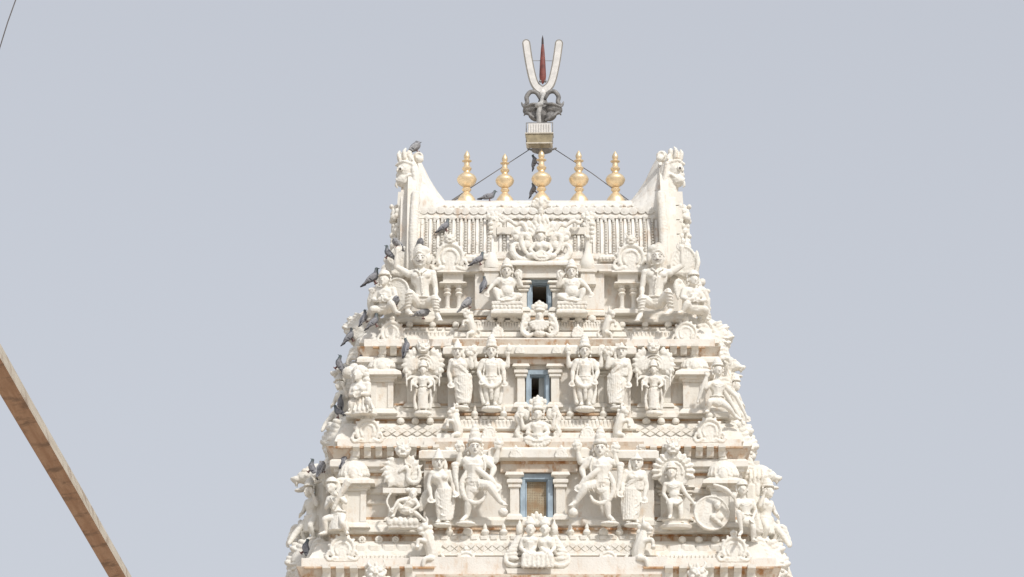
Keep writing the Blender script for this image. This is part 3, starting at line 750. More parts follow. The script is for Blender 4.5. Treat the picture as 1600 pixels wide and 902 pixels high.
# --- roof: barrel vault with ribs, ridge and horned gable ends
prof = [(425, 1.18), (423, 1.08), (414, 1.06), (411, 1.16), (408, 1.20), (404, 1.12), (399, 1.12), (397, 1.22), (380, 1.27), (362, 1.36), (348, 1.48), (342, 1.52), (341, 1.46), (330, 1.50), (319, 1.62), (315, 1.80), (313.5, 2.15)]
pz = [(Y, Z(py, Y)) for py, Y in prof]
full = pz + [(2 * YC - y, z) for y, z in reversed(pz)]
def extrude_x(name, xa, xb, pl, mat, parent=T, smooth=False):
    n = len(pl); V = [(xa, y, z) for y, z in pl] + [(xb, y, z) for y, z in pl]
    F = [(i, (i + 1) % n, n + (i + 1) % n, n + i) for i in range(n)] + [tuple(range(n)), tuple(reversed(range(n, 2 * n)))]
    return part(name, V, F, mat, parent, smooth)
RX0, RX1 = X(648, 1.3, 370), X(1036, 1.3, 370)
roof = extrude_x('roof', RX0, RX1, full, W_WALL)
mould(655, 735, 1.2, 2.0, [(398, 8), (401, 12), (408, 12), (411, 5), (414, 5), (417, 12), (424, 13), (427, 6)], name='eave')
mould(948, 1030, 1.2, 2.0, [(398, 8), (401, 12), (408, 12), (411, 5), (414, 5), (417, 12), (424, 13), (427, 6)], name='eave')
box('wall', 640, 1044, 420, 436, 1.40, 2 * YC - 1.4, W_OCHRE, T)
# ribs: sweep along the vault between rows 343 and 398
rp = [(py, Y) for py, Y in prof if 341.5 < py < 398]
for kind in (0, 1):
    first = None
    xs = [660 + 6.1 * i + random.uniform(-.3, .3) for i in range(62)]
    for i, xx in enumerate(xs):
        if i % 2 != kind or 770 < xx < 925 and not (777 < xx < 797 or 897 < xx < 917) or xx > 1030: continue
        x = X(xx, 1.3, 370)
        if first is None:
            if kind == 0:
                a = .024; V = []; F = []
                for py, Y in rp:
                    z = Z(py, Y); V += [(-a, Y + .03, z), (-a * .8, Y - .042, z), (a * .8, Y - .042, z), (a, Y + .03, z)]
                for q in range(len(rp) - 1):
                    for k in range(3): F.append((q * 4 + k, q * 4 + k + 1, q * 4 + 5 + k, q * 4 + 4 + k))
                F += [(0, 1, 2, 3), tuple((len(rp) - 1) * 4 + k for k in (3, 2, 1, 0))]
                me = mesh('roof_rib', V, F, W_ROOF)
            else:
                bm = bmesh.new()
                for q in range(17):
                    t = q / 16 * (len(rp) - 1); i0 = min(int(t), len(rp) - 2); u = t - i0
                    py = rp[i0][0] * (1 - u) + rp[i0 + 1][0] * u; Y = rp[i0][1] * (1 - u) + rp[i0 + 1][1] * u
                    m = Matrix.Translation((0, Y - .022, Z(py, Y))) @ Matrix.Diagonal((.025, .05, .024, 1))
                    bmesh.ops.create_icosphere(bm, subdivisions=1, radius=1, matrix=m)
                me = bpy.data.meshes.new('beaded_rib'); bm.to_mesh(me); bm.free(); me.materials.append(W_ROOF)
            bm = bmesh.new(); bm.from_mesh(me); bmesh.ops.recalc_face_normals(bm, faces=bm.faces); bm.to_mesh(me); bm.free()
            first = link('roof_rib' if kind == 0 else 'beaded_rib', me, T, (x, 0, 0))
        else: dup(first, T, (x, 0, 0))
# petals on the ridge, and a row of drops below them
s = Sc('', '', '', 700, 330, 1.46, parent=T)
s.ball((0, 1, 0), 7.2, 6.0, 1.0); s.arc((0, 1, .6), 6.4, 5.2, 190, 350, .9, 8)
pet = s.bake('ridge_petal', W_ROOF, raw=True); pet.location = at(662, 332, 1.47) - wloc(T)
for i in range(1, 29): dup(pet, T, at(662 + i * 13.1 + random.uniform(-.8, .8), 332 + random.uniform(-1, 1), 1.47))
s = Sc('', '', '', 700, 330, 1.46, parent=T)
s.ball((0, 0, 0), 5.2, 3.4, 1.2); s.tube([(0, -1, 0), (0, -4, 0)], [1.8, .8])
pet = s.bake('ridge_drop', W_ROOF, raw=True); pet.location = at(668, 341, 1.46) - wloc(T)
for i in range(1, 28): dup(pet, T, at(668 + i * 13.1 + random.uniform(-.8, .8), 341 + random.uniform(-1, 1), 1.46))
s = Sc('', '', '', 700, 330, 1.46, parent=T)
s.ball((0, 0, 0), 4, 2.2, 2, rot=30); s.ball((5, 1, 0), 3, 2, 2, rot=-30)
pet = s.bake('ridge_leaf', W_ROOF, raw=True); pet.location = at(665, 323, 1.56) - wloc(T)
for i in range(1, 26): dup(pet, T, at(665 + i * 14.6 + random.uniform(-2, 2), 323 + random.uniform(-1.5, 1), 1.57))
for xx in (735, 760): pass
lace(738, 762, 404, 1.06, 5, 4, 5); lace(930, 962, 404, 1.06, 5, 4, 5)

# gable ends
for sg in (-1, 1):
    def gx(v): return X(v if sg < 0 else 1684 - v - 2, 1.4, 330)
    # flared hood: the vault rises towards the gable
    hp = [(Y + .03, Z(py, Y)) for py, Y in ((352, 1.47), (340, 1.47), (330, 1.50), (319, 1.60), (315, 1.80), (313.4, 2.15))]
    hoodp = hp + [(2 * YC - y, z) for y, z in reversed(hp)]
    V = []; F = []; k = len(hoodp)
    for xx, up in ((694, 0), (682, .16), (670, .36), (658, .62), (648, .80)):
        for i, (y, z) in enumerate(hoodp):
            w = max(0, (z - Z(352, 1.45)) / (Z(313, 2.15) - Z(352, 1.45))); V.append((gx(xx), y - (0.05 * up if y < YC else -.05 * up), z + up * w ** 1.15))
    for q in range(4):
        for i in range(k): F.append((q * k + i, q * k + (i + 1) % k, (q + 1) * k + (i + 1) % k, (q + 1) * k + i))
    F += [tuple(range(k)), tuple(reversed(range(4 * k, 5 * k)))]
    part('gable_hood', V, F, W_ROOF, T)
    # horseshoe rim slab
    apex = .80
    pl = []
    gp = [(Y + .10, Z(py, Y)) for py, Y in ((432, 1.06), (410, 1.04), (390, 1.05), (370, 1.09), (350, 1.17), (335, 1.28), (322, 1.45), (316, 1.72), (313.4, 2.15))]
    for i, (y, z) in enumerate(gp + [(2 * YC - y, z) for y, z in reversed(gp)]):
        w = max(0, (z - Z(400, 1.3)) / (Z(313, 2.15) - Z(400, 1.3))); pl.append((y - .10 * (1 if y < YC else -1), z + (apex - .08) * w ** 1.3 + .02))
    extrude_x('gable', gx(650), gx(637), pl, W_TRIM)
    pl2 = [(y + .18 * (1 if y < YC else -1), z - .04) for y, z in pl]
    extrude_x('gable_face', gx(637.5), gx(626), pl2, W_WALL)
    s3 = Sc('', '', '', 660 if sg < 0 else 1022, 370, 1.15, parent=T)
    s3.V = []; pts_ = [Vector((gx(650 - 3 * math.sin(q_ / 5 * 3.1)), y, z)) - s3.a for q_, (y, z) in enumerate(pl[:6])]
    for o_ in range(1):
        for q_ in range(len(pts_) - 1):
            A_2, B_2 = pts_[q_], pts_[q_ + 1]; m_ = 7
            for w_ in range(m_):
                c_ = A_2 + (B_2 - A_2) * (w_ / m_); rr_ = .075
                b0 = len(s3.V); off_ = Vector((0, 0, 0)) if o_ == 0 else Vector((-sg * .05 * (1 if w_ % 2 else -1), -.075, 0))
                s3.V += [c_ + off_ + v * rr_ for v in ICO[2][0]]; s3.F += [tuple(b0 + i for i in f) for f in ICO[2][1]]
    s3.bake('gable_rim', W_TRIM, 1.2)
    # beads along the rim
    first = None
    for i in range(len(pl) // 2 - 1):
        (y0, z0), (y1, z1) = pl[i], pl[i + 1]
        if z1 > Z(300, 1.4) or z1 < z0: continue
        n = max(1, int(math.hypot(y1 - y0, z1 - z0) / .055))
        for q in range(n):
            p = (gx(643.5), y0 + (y1 - y0) * q / n - .005, z0 + (z1 - z0) * q / n)
            if first is None:
                bm = bmesh.new(); bmesh.ops.create_icosphere(bm, subdivisions=1, radius=.02); me = bpy.data.meshes.new('rim_bead'); bm.to_mesh(me); bm.free(); me.materials.append(W_TRIM)
                first = link('rim_bead', me, T, p)
            else: dup(first, T, p)

# guardian faces of the gables, looking outwards
for sg in (-1, 1):
    px = 640 if sg < 0 else 1048
    s = Sc('gable_guardian', 'white horned guardian face with bulging eye on the %s roof gable' % ('left' if sg < 0 else 'right'), 'sculpture', px, 312, 1.62, 'guardian faces on the roof gables', mir=-sg)
    # local: outward = -x ; seen in profile
    s.curve([(6, -14, 0), (4, 14, 0), (3, 38, 0), (-2, 58, 0)], [16, 16, 16, 12], 5)
    s.ball((-6, 44, 4), 15, 17, 15); s.ball((-10, 28, 5), 12, 11, 13)
    s.ball((-16, 36, 6), 6, 6, 8)
    s.arc((-13, 42, 14), 6.5, 5.5, -20, 200, 1.7, 10)
    s.curve([(-21, 52, 8), (-11, 56, 15), (2, 52, 16)], 2.4, 4)
    s.curve([(-21, 29, 10), (-15, 25, 14), (-6, 31, 16), (2, 34, 16), (6, 26, 15), (8, 16, 14)], 2.1, 4)
    s.curve([(-18, 28, 9), (-21, 20, 9), (-19, 16, 9)], [3, 2.6, 1.2], 3)
    for q, (x, z) in enumerate(((-15, 62), (-9, 68), (-1, 70))): s.ball((x, z, 5), 5, 8, 6, rot=18 - q * 10)
    s.curve([(-15, 60, 8), (-18, 68, 8), (-16, 75, 6)], [4, 3, 1.5], 4); s.curve([(-8, 62, 12), (-9, 72, 12), (-6, 78, 10)], [3.4, 3, 1.4], 4)
    s.ball((13, 67, 0), 9, 9, 8); s.ball((16, 62, 6), 6, 6, 5); s.arc((14, 67, 8), 5, 5, 0, 360, 1.4, 12)
    s.curve([(2, 64, 10), (6, 44, 15), (11, 14, 17), (15, -8, 15)], [4, 4.4, 4.4, 3], 5)
    for q in range(8): s.ball((4 + q * 1.3, 58 - q * 8, 18), 2, 2.6, 1.6, q=1)
    s.bake('head', W_STAT, 1.2)
    s.ball((-13.5, 43, 17.5), 4.2, 3.8, 3.2); s.bake('eye', W_STAT, raw=True)
    s.ball((-14.5, 42.6, 20), 1.8, 2.2, 1.2); s.bake('pupil', simple('faded_black_paint', (.16, .14, .13), .7), raw=True)
    # hanging tongue plates
    for q in range(5):
        z = 8 - q * 22
        s.box(-19 + q * 1.2, 8, z - 20.5, z, -10, 14, 1.2)
        s.bake('tongue_plate', W_STAT, raw=True)
    # leafy clusters further out
    for q in range(10):
        s.ball((-21 - 3 * math.sin(q), -16 - q * 7.4, -6 + (q % 3) * 6), 7, 6.5, 8, rot=q * 20)
        s.ball((-26 - 2.5 * math.cos(q * 2), -12 - q * 7.6, 2), 3.4, 4, 5)
        s.ball((-18 + 3 * math.cos(q * 2), -14 - q * 7.6, 12), 4, 4.4, 3)
    s.curve([(-20, -12, 0), (-23, -50, 0), (-19, -92, 0)], [5, 6, 5], 5)
    s.bake('leaf_cluster', W_STAT, 1.2)
    # curved scoop at the gable foot, behind the turbaned man's raised hand
    spx = 627 if sg < 0 else 1068
    s2 = Sc('', '', '', spx, 432, 1.16, parent=T, mir=-sg)
    n_ = 14
    for q in range(n_ + 1):
        t = R(-12 + 205 * q / n_)
        s2.tube([(-2, 6, -6), (21 * math.cos(t) - 1, 12 + 33 * math.sin(t), 3 if q % n_ else 5)], [9, 2.2], 8)
    s2.arc((-1, 12, 4), 21, 33, -12, 193, 2.4, 22)
    s2.curve([(-19, 6, 6), (-23, 20, 6), (-21, 38, 4)], [3, 3.6, 2], 5)
    s2.bake('gable_scoop', W_STAT, 1.2)

# ------------------------------------------------------------------ finials on the ridge
KG = 'gilded pot finials on the roof ridge'
fin0 = None
for i, (px, tip, lab) in enumerate(((729, 236, 'leftmost gilded pot finial on the roof ridge, beside a wire anchor'), (789, 240, 'gilded pot finial with the standing pigeon at its left foot, second from the left'),
        (846, 234, 'middle gilded pot finial in front of the emblem pole'), (905, 237, 'gilded pot finial right of the emblem pole, second from the right'), (962, 238, 'rightmost gilded pot finial on the roof ridge, nearest the right gable'))):
    Yk = 2.25; h = 314 - tip; q = h / 77
    s = Sc('pot_finial', lab, 'finial', px, 314, Yk, KG, k=q)
    tw = random.uniform(-.5, .5)
    s.lathe(0, 0, [(15, -10), (14.5, 0), (12.5, 4), (8.5, 9), (5, 12.5), (4.2, 14)], 28); s.bake('foot', GOLD, raw=True)
    s.lathe(0, 0, [(4, 13.5), (6.6, 15.5), (7.4, 17.5), (6.2, 19.5), (4.2, 21)], 24); s.bake('ring', GOLD, raw=True)
    s.lathe(tw, 0, [(4.2, 20.5), (8, 23), (11, 25), (13.4, 27.6), (14.9, 30.6), (15.4, 32.6), (15.5, 33.4), (14.8, 34.2), (14.6, 35.4), (13.4, 37.6), (11.2, 39.8), (8.4, 41.6), (5.2, 43)], 32); s.bake('pot', GOLD, raw=True)
    s.lathe(tw, 0, [(4, 42.5), (5.0, 44), (4.6, 45.5), (6.6, 47.5), (7.6, 50), (6.0, 52.5), (4.4, 54), (4.2, 60)], 24); s.bake('neck', GOLD, raw=True)
    s.lathe(tw, 0, [(4.2, 59.6), (7.4, 61), (7.6, 62), (5.0, 63.2), (3.6, 64.5)], 24); s.bake('ring', GOLD, raw=True)
    s.lathe(tw, 0, [(3.2, 64), (4.8, 67), (4.9, 69.5), (3.6, 73), (1.6, 76), (.3, 78)], 20); s.bake('tip', GOLD, raw=True)

# ------------------------------------------------------------------ pole, emblem and lamp
YP = 2.6
s = Sc('emblem_pole', 'slim dark iron pole rising behind the middle gilded finial', 'pole', 847, 316, YP)
s.tube([(0, -12, 0), (0, 88, 0)], 3.2, 12, False); s.bake('shaft', GREYM, raw=True)
s.lathe(0, 0, [(6, 76), (16, 80), (17, 83), (6, 85)], 16); s.bake('collar', STONEGREY, raw=True)
for sg in (-1, 1):
    s.tube([(sg * 12, 81, 0), (sg * 22, 84, 0)], 1.6, 8); s.bake('stay_arm', GREYM, raw=True)
s.tube([(0, 80, 0), (-4, 120, 0), (-2, 165, 0)], [3, 3, 2.4], 10); s.bake('shaft', STONEGREY, raw=True)
# grey ornamental lotus bell
s = Sc('lotus_bracket', 'grey weathered metal lotus bracket below the white forked emblem', 'ornament', 848, 195, YP - .02)
s.lathe(0, 0, [(4, -6), (5, 0), (8, 6), (13, 12), (15, 20), (13, 28), (7, 36), (5, 46)], 22, .7)
s.bake('stem', STONEGREY, 1.1)
for sg in (-1, 1):
    s.ball((sg * 17, 22, 6), 15, 9, 10, rot=sg * -12); s.ball((sg * 13, 12, 6), 11, 8, 8, rot=sg * 38)
    s.curve([(sg * 3, 28, 14), (sg * 16, 27, 17), (sg * 28, 24, 12), (sg * 31, 28, 8)], [1.6, 2.2, 2.0, 1], 5)
    s.curve([(sg * 5, 4, 10), (sg * 15, 8, 13), (sg * 24, 15, 11), (sg * 29, 12, 8)], [2.2, 2.4, 2.2, 1], 5)
    s.bake('lobe', STONEGREY, 1.0)
    s.curve([(sg * 4, 40, 4), (sg * 10, 49, 4), (sg * 19, 50, 4), (sg * 25, 42, 4), (sg * 24, 33, 5), (sg * 30, 28, 5), (sg * 33, 34, 5)], [3, 3.4, 3.6, 3.8, 3.6, 2.4, 1], 5)
    s.bake('leaf_arm', STONEGREY, 1.0)
s.tube([(-5, -6, 18), (-6, 12, 21), (-2, 26, 20), (1, 44, 12)], [3.6, 3.8, 3.4, 2.6], 8); s.ball((-5, 24, 21), 7, 4.5, 5, rot=15)
s.bake('post', simple('pale_grey_paint', (.50, .49, .47), .6, 0, .4, 16), 1.0)
# white U emblem with the red centre stroke
s = Sc('forked_emblem', 'white forked emblem with a red spike in its middle, topmost on the pole', 'emblem', 848, 146, YP - .06)
Upts = [(-26, 79), (-22, 52), (-16, 24), (-10, 11), (0, 5), (10, 11), (16, 24), (22, 52), (26, 79)]
def ribbon(w, d0, d1, name, mat):
    pts = []; P_ = [Vector((x, z, 0)) for x, z in Upts]; out = []
    m = len(P_)
    for i in range(m - 1):
        p0, p1, p2, p3 = P_[max(i - 1, 0)], P_[i], P_[i + 1], P_[min(i + 2, m - 1)]
        for q in range(5):
            t = q / 5; out.append(.5 * ((2 * p1) + (p2 - p0) * t + (2 * p0 - 5 * p1 + 4 * p2 - p3) * t * t + (3 * p1 - p0 - 3 * p2 + p3) * t ** 3))
    out.append(P_[-1]); L = []; R_ = []
    for i, p in enumerate(out):
        tg = (out[min(i + 1, len(out) - 1)] - out[max(i - 1, 0)]).normalized(); n = Vector((-tg[1], tg[0], 0)); ww = w
        L.append(p + n * ww); R_.append(p - n * ww)
    cap = []
    e = out[-1]; tg = (out[-1] - out[-2]).normalized(); n = Vector((-tg[1], tg[0], 0))
    cap = [e + n * w * math.cos(a) + tg * w * math.sin(a) for a in (.5, 1.0, 1.57, 2.14, 2.64)]
    e2 = out[0]; tg2 = (out[0] - out[1]).normalized(); n2 = Vector((-tg2[1], tg2[0], 0))
    cap2 = [e2 + n2 * w * math.cos(a) + tg2 * w * math.sin(a) for a in (.5, 1.0, 1.57, 2.14, 2.64)]
    k = len(out)
    V = [(p[0], p[1], d) for d in (d0, d1) for p in L + R_]
    F = []
    for i in range(k - 1):
        F += [(i, i + 1, k + i + 1, k + i), (2 * k + k + i, 2 * k + k + i + 1, 2 * k + i + 1, 2 * k + i), (i + 1, i, 2 * k + i, 2 * k + i + 1), (k + i, k + i + 1, 3 * k + i + 1, 3 * k + i)]
    F += [(0, k, 3 * k, 2 * k), (k + k - 1, k - 1, 3 * k - 1, 4 * k - 1)]
    s.add(V, F)
    for e_ in (out[0], out[-1]): s.disc((e_[0], e_[1], d0 + .15), w * .997, d1 - d0 - .3, w * .997, 20)
    return s.bake(name, mat, raw=True)
ribbon(6.5, -1.2, 1.2, 'rim', RIMP); ribbon(4.6, -.8, 1.7, 'fork', WHITEP)
s.lathe(0, 1, [(.5, 14), (4.6, 20), (5.4, 27), (4.4, 48), (2.8, 70), (1.7, 78)], 14, .5); s.bake('spike', REDP, raw=True)
s.lathe(0, 1, [(1.9, 77.5), (1.5, 86), (.1, 92)], 10, .6); s.bake('spike_tip', DARKP, raw=True)
s.tube([(-15, 52, -1), (15, 52, -1)], .5, 6, False); s.bake('tie_rod', GREYM, raw=True)
for sg in (-1, 1): s.ball((sg * 4, 18, 3), 2.2); 
s.bake('bolt', GREYM, raw=True)
s.ball((0, -1, 1), 5, 8, 3); s.bake('mount', WHITEP, raw=True)
# floodlight
s = Sc('floodlight', 'boxy beige floodlight fixed on the pole below the grey lotus bracket', 'lamp', 843, 228, YP - .3)
s.box(-19, 19, 12, 34, -12, 4, 1.5); 
s.bake('housing', WHITEP, raw=True)
for i in range(9): s.box(-17 + i * 4, -15.6 + i * 4, 15, 33, 4, 5.4)
s.bake('cooling_fin', WHITEP, raw=True)
s.box(-19, 19, 1, 14.5, -8, 14, -2.2); s.bake('hood', LAMPG, raw=True)
s.box(-22, 22, 14.4, 16, -9, 15.5); s.box(-20.5, 20.5, -.8, .9, -9, 15); s.bake('hood_rim', LAMPH, raw=True)
s.box(-17, 17, -1.6, -.9, -6, 12); s.bake('lens', LAMPG, raw=True)
for sg in (-1, 1): s.tube([(sg * 20.5, 3, 0), (sg * 20.5, 36, 0)], .8, 6); s.tube([(sg * 14, 2, 11), (sg * 17, 14, 5)], .9, 6)
s.tube([(-20.5, 36, 0), (20.5, 36, 0)], .8, 6)
s.bake('mounting_bar', GREYM, raw=True)
# guy wires
def wire(name, label, pts, r, mat, cat='wire', group=None):
    P_ = [at(*p) for p in pts]
    cu = bpy.data.curves.new(name, 'CURVE'); cu.dimensions = '3D'; sp = cu.splines.new('POLY'); sp.points.add(len(P_) - 1)
    V = []; F = []; seg = 6
    for i, p in enumerate(P_):
        ax = (P_[min(i + 1, len(P_) - 1)] - P_[max(i - 1, 0)]).normalized(); u = ax.orthogonal().normalized(); w = ax.cross(u)
        V += [p + (u * math.cos(2 * math.pi * q / seg) + w * math.sin(2 * math.pi * q / seg)) * r for q in range(seg)]
    for i in range(len(P_) - 1):
        for q in range(seg): F.append((i * seg + q, i * seg + (q + 1) % seg, (i + 1) * seg + (q + 1) % seg, (i + 1) * seg + q))
    F += [tuple(reversed(range(seg))), tuple(range((len(P_) - 1) * seg, len(P_) * seg))]
    bpy.data.curves.remove(cu)
    o = part(name, V, F, mat, None, True); o['label'] = label; o['category'] = cat
    if group: o['group'] = group
    return o
wire('guy_wire', 'thin dark guy wire running from the pole down behind the leftmost gilded finial', [(827, 234, YP), (770, 271, 2.45), (706, 313, 2.3)], .007, WIRE, group='guy wires of the pole')
wire('guy_wire', 'thin dark guy wire running from the pole down to the right behind the rightmost finial', [(868, 234, YP), (925, 271, 2.45), (982, 313, 2.3)], .007, WIRE, group='guy wires of the pole')
for px, lab in ((713, 'small dark wire anchor left of the leftmost gilded finial'), (974, 'small dark wire anchor at the right foot of the rightmost gilded finial')):
    s = Sc('wire_anchor', lab, 'anchor', px, 310, 2.3, 'wire anchors on the ridge', mir=1 if px < 800 else -1)
    s.tube([(-5, -4, 0), (5, 3, 0)], [1.6, 1.8], 8); s.ball((-6, -6, 0), 2.5); s.bake('clamp', GREYM, raw=True)
    s.tube([(-6, -6, 0), (-6, -14, 0)], 1.5, 8); s.bake('bolt', GREYM, raw=True)
wire('overhead_wire', 'single thin dark cable crossing the sky at the top left corner', [(62, -90, -20), (26, -4, -20), (12, 35, -20), (-2, 80, -20), (-30, 190, -20)], .0065, WIRE)

# ------------------------------------------------------------------ the timber in the foreground
YBm = -28.0
A = at(-60, 474, -32.6); B = at(231, 975, -23.6)
dz = (B - A).normalized()
B = A + dz * ((GROUND_Z - A.z) / dz.z)
A = A - dz * 2.0
L = (B - A).length; mid = (A + B) / 2
bt = thing('timber_beam', 'rough brown timber beam slanting across the lower left corner', 'beam', tuple(mid))
u = Vector((0, 1, 0)).cross(dz).normalized()
if u.x < 0: u = -u
yv = dz.cross(u).normalized()
ROT = R(30)
if yv.y > 0: ROT = -ROT
hw = .0635; q = [(a * math.cos(ROT) - c * math.sin(ROT), a * math.sin(ROT) + c * math.cos(ROT)) for a, c in ((-hw, -hw), (hw, -hw), (hw, hw), (-hw, hw))]
V = []; F = []; n = 110
for i in range(n + 1):
    for a, c in q: V.append((a * (1 + random.uniform(-.07, .03)), c * (1 + random.uniform(-.07, .03)), -L / 2 + L * i / n))
for i in range(n):
    for k in range(4): F.append((i * 4 + k, i * 4 + (k + 1) % 4, i * 4 + 4 + (k + 1) % 4, i * 4 + 4 + k))
F += [(3, 2, 1, 0), tuple(n * 4 + k for k in range(4))]
me = mesh('beam', V, F, WOOD)
bm = bmesh.new(); bm.from_mesh(me); bmesh.ops.recalc_face_normals(bm, faces=bm.faces); bm.to_mesh(me); bm.free()
bo = link('beam', me, bt); bo.rotation_euler = Matrix((u, yv, dz)).transposed().to_euler()
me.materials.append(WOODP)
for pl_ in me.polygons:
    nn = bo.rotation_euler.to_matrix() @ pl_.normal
    if nn.dot(u) > .7: pl_.material_index = 1  # the face turned right gets the paler timber colour

# ------------------------------------------------------------------ statues
SG = 'white plaster statues on the tower'
def A_(s, ax, ay):
    return lambda px, py, d=0: (px - ax, ay - py, d)
Y4, Y3, Y2, Y1 = WS[4] - .30, WS[3] - .28, WS[2] - .28, WS[1] - .3
Y4c, Y3c, Y2c = C4 - .22, C3 - .20, C2 - .22

# standing four-armed pair either side of the middle window
for px, mir, lab in ((768, 1, 'white four-armed standing statue with tall crown, left of the middle window'), (914, -1, 'white four-armed standing statue with tall crown, right of the middle window')):
    s = Sc('standing_statue', lab, 'statue', px, 638, Y3c, SG, mir=mir); hh = 19
    H = (0, 86, 8); ch = (0, 64, 7); pe = (0, 41, 6)
    arms = [((-13, 70, 7), (-20, 55, 8), (-16, 42, 14), (.3, -1, .3)), ((13, 70, 7), (19, 55, 8), (20, 40, 12), (0, -1, .2)),
            ((-11, 72, 2), (-25, 64, 3), (-26, 79, 6), (0, 1, .2)), ((11, 72, 2), (25, 64, 3), (26, 79, 6), (0, 1, .2))]
    legs = [((-6, 38, 6), (-7.5, 21, 8), (-5, 5, 6), (-7, 2.5, 13)), ((6, 38, 6), (8, 21, 8), (5, 5, 6), (7, 2.5, 13))]
    human(s, hh, H, ch, pe, arms, legs, thick=1.12); s.bake('body', vox=1.1); painted(s, H, hh)
    crown(s, H, hh, 22, .44); s.bake('crown', vox=1.1)
    jewels(s, ch, pe, hh, arms)
    s.curve([(-14, 48, 10), (-12, 36, 14), (0, 29, 16), (12, 36, 14), (14, 48, 10)], [2, 3.2, 3.4, 3.2, 2], 5)
    for sg in (-1, 1):
        s.ball((sg * 8, 38, 9), 8, 10, 6); s.curve([(sg * 15, 46, 6), (sg * 16, 24, 7), (sg * (13 if sg > 0 else 12), 6, 7)], [2.6, 3, 3.6], 5)
        s.curve([(sg * 7, 74, 12), (sg * 11, 60, 13), (sg * 13, 46, 11)], 1.5, 5)
    s.curve([(0, 40, 13), (0, 26, 14), (0, 12, 11)], [3, 3.6, 2.6], 4); s.ball((0, 24, 15), 3.4, 4.5, 3)
    s.bake('garment', vox=1.1)
    s.disc((-27, 91, 4), 6, 4, 7); s.ball((-27, 91, 8), 2.4); s.bake('discus')
    s.lathe(27, 6, [(2, 84), (4.5, 88), (5, 92), (3, 96), (.6, 100)], 12); s.bake('conch')
    lotus(s, (0, -7, 7), 15, 7); s.bake('pedestal')

# women in long robes
def woman(px, py, Y, H_, mir, lab, arm_up=True, staff=False, bare=False, hunch=0):
    s = Sc('robed_statue', lab, 'statue', px, py, Y, SG, mir=mir); q = H_ / 100; hh = 19 * q
    sw = 4 * q
    H = (-5 * q + hunch, 82.5 * q, 10); ch = (-3 * q, 64 * q, 7); pe = (4 * q, 45 * q, 6)
    arms = [((-13 * q, 69 * q, 7), (-18 * q, 53 * q, 7), (-15 * q, 38 * q, 10), (.1, -1, .2))]
    if arm_up: arms.append(((10 * q, 70 * q, 7), (17 * q, 60 * q, 9), (15 * q, 76 * q, 12), (.1, 1, .2)))
    else: arms.append(((10 * q, 70 * q, 7), (15 * q, 56 * q, 10), (16 * q, 44 * q, 14), (.3, -1, .4)))
    legs = [((-4 * q, 42 * q, 6), (-4 * q, 24 * q, 8), (-3 * q, 5 * q, 6), (-6 * q, 2.5 * q, 12)), ((6 * q, 42 * q, 6), (5 * q, 24 * q, 8), (5 * q, 5 * q, 6), (8 * q, 2.5 * q, 12))]
    human(s, hh, H, ch, pe, arms, legs, female=True, tx=.5, thick=1.0 if bare else 1.14); s.bake('body', vox=1.1); painted(s, H, hh, .5)
    skirt(s, (pe[0], pe[1] + 3, pe[2] + 1), 5 * q, 12 * q, (7.5 if bare else 10) * q, 7, 2)
    s.ball((pe[0], pe[1] - 2 * q, pe[2] + 1), 12.5 * q, 9 * q, 8.5 * q)
    if not bare:
        s.lathe(ch[0], ch[2], [(11 * q, 0), (12.5 * q, 8 * q), (13.5 * q, 17 * q), (9 * q, 25 * q)], 14, .7, 46 * q)
        s.curve([(-12 * q, 68 * q, 14), (0, 58 * q, 17), (11 * q, 48 * q, 14)], 1.6, 5); s.curve([(-10 * q, 72 * q, 12), (2 * q, 60 * q, 17), (12 * q, 52 * q, 13)], 1.4, 5)
    s.curve([(14 * q, 50 * q, 8), (16 * q, 30 * q, 9), (13 * q, 8 * q, 9)], [2, 2.6, 3], 5)
    for i in range(3): s.curve([(-8 * q, (38 - i * 11) * q, 14), (4 * q, (28 - i * 9) * q, 15.6), (12 * q, (38 - i * 8) * q, 12)], .7, 5)
    s.bake('robe', vox=1.1)
    s.ball((H[0], H[1] + .15 * hh, H[2] - 3), .5 * hh, .5 * hh, .38 * hh); s.ball((H[0] + 6 * q, H[1] + .1 * hh, H[2] - 4), .3 * hh); s.lathe(H[0], H[2] - 2, [(.42 * hh, 0), (.36 * hh, .2 * hh), (.24 * hh, .5 * hh), (.05 * hh, .85 * hh)], 12, 1, H[1] + (.3 if mir > 0 else .02) * hh)
    s.curve([(H[0] + .45 * hh, H[1] + .2 * hh, H[2] - 2), (H[0] + .52 * hh, H[1] - .3 * hh, H[2]), (H[0] + .4 * hh, H[1] - .8 * hh, H[2])], [.14 * hh, .16 * hh, .1 * hh], 4)
    s.belt((H[0], H[1] + .3 * hh, H[2]), .42 * hh, .42 * hh, .07 * hh)
    s.bake('hair', vox=1.1)
    if arm_up:
        for i in range(6): s.ball((15 * q + 5 * math.cos(i), 84 * q + 5 * math.sin(i), 12), 4 * q)
        s.ball((17 * q, 78 * q, 8), 7 * q, 9 * q, 4); s.bake('lotus_flower', vox=1.1)
    if staff:
        s.curve([(18 * q, 76 * q, 13), (19 * q, 58 * q, 14), (25 * q, 36 * q, 14)], [5 * q, 3.4 * q, 2.6 * q], 5); s.ball((18 * q, 80 * q, 13), 6 * q, 5 * q, 5)
        s.bake('staff', vox=1.1)
    lotus(s, (1, -4, 7), 12 * q, 5); s.bake('pedestal')
woman(720, 638, Y3c + .02, 101, 1, 'white robed statue holding up a flower, left of the left four-armed statue')
woman(967, 638, Y3c + .02, 101, -1, 'white robed statue with plain long gown, right of the right four-armed statue', True, False, False)
woman(690, 821, Y2c + .02, 116, 1, 'slender white woman statue with staff, left of the left dancing statue', False, True, True)
woman(990, 821, Y2c + .02, 112, -1, 'white woman statue in draped gown, right of the right dancing statue', False, True, False)

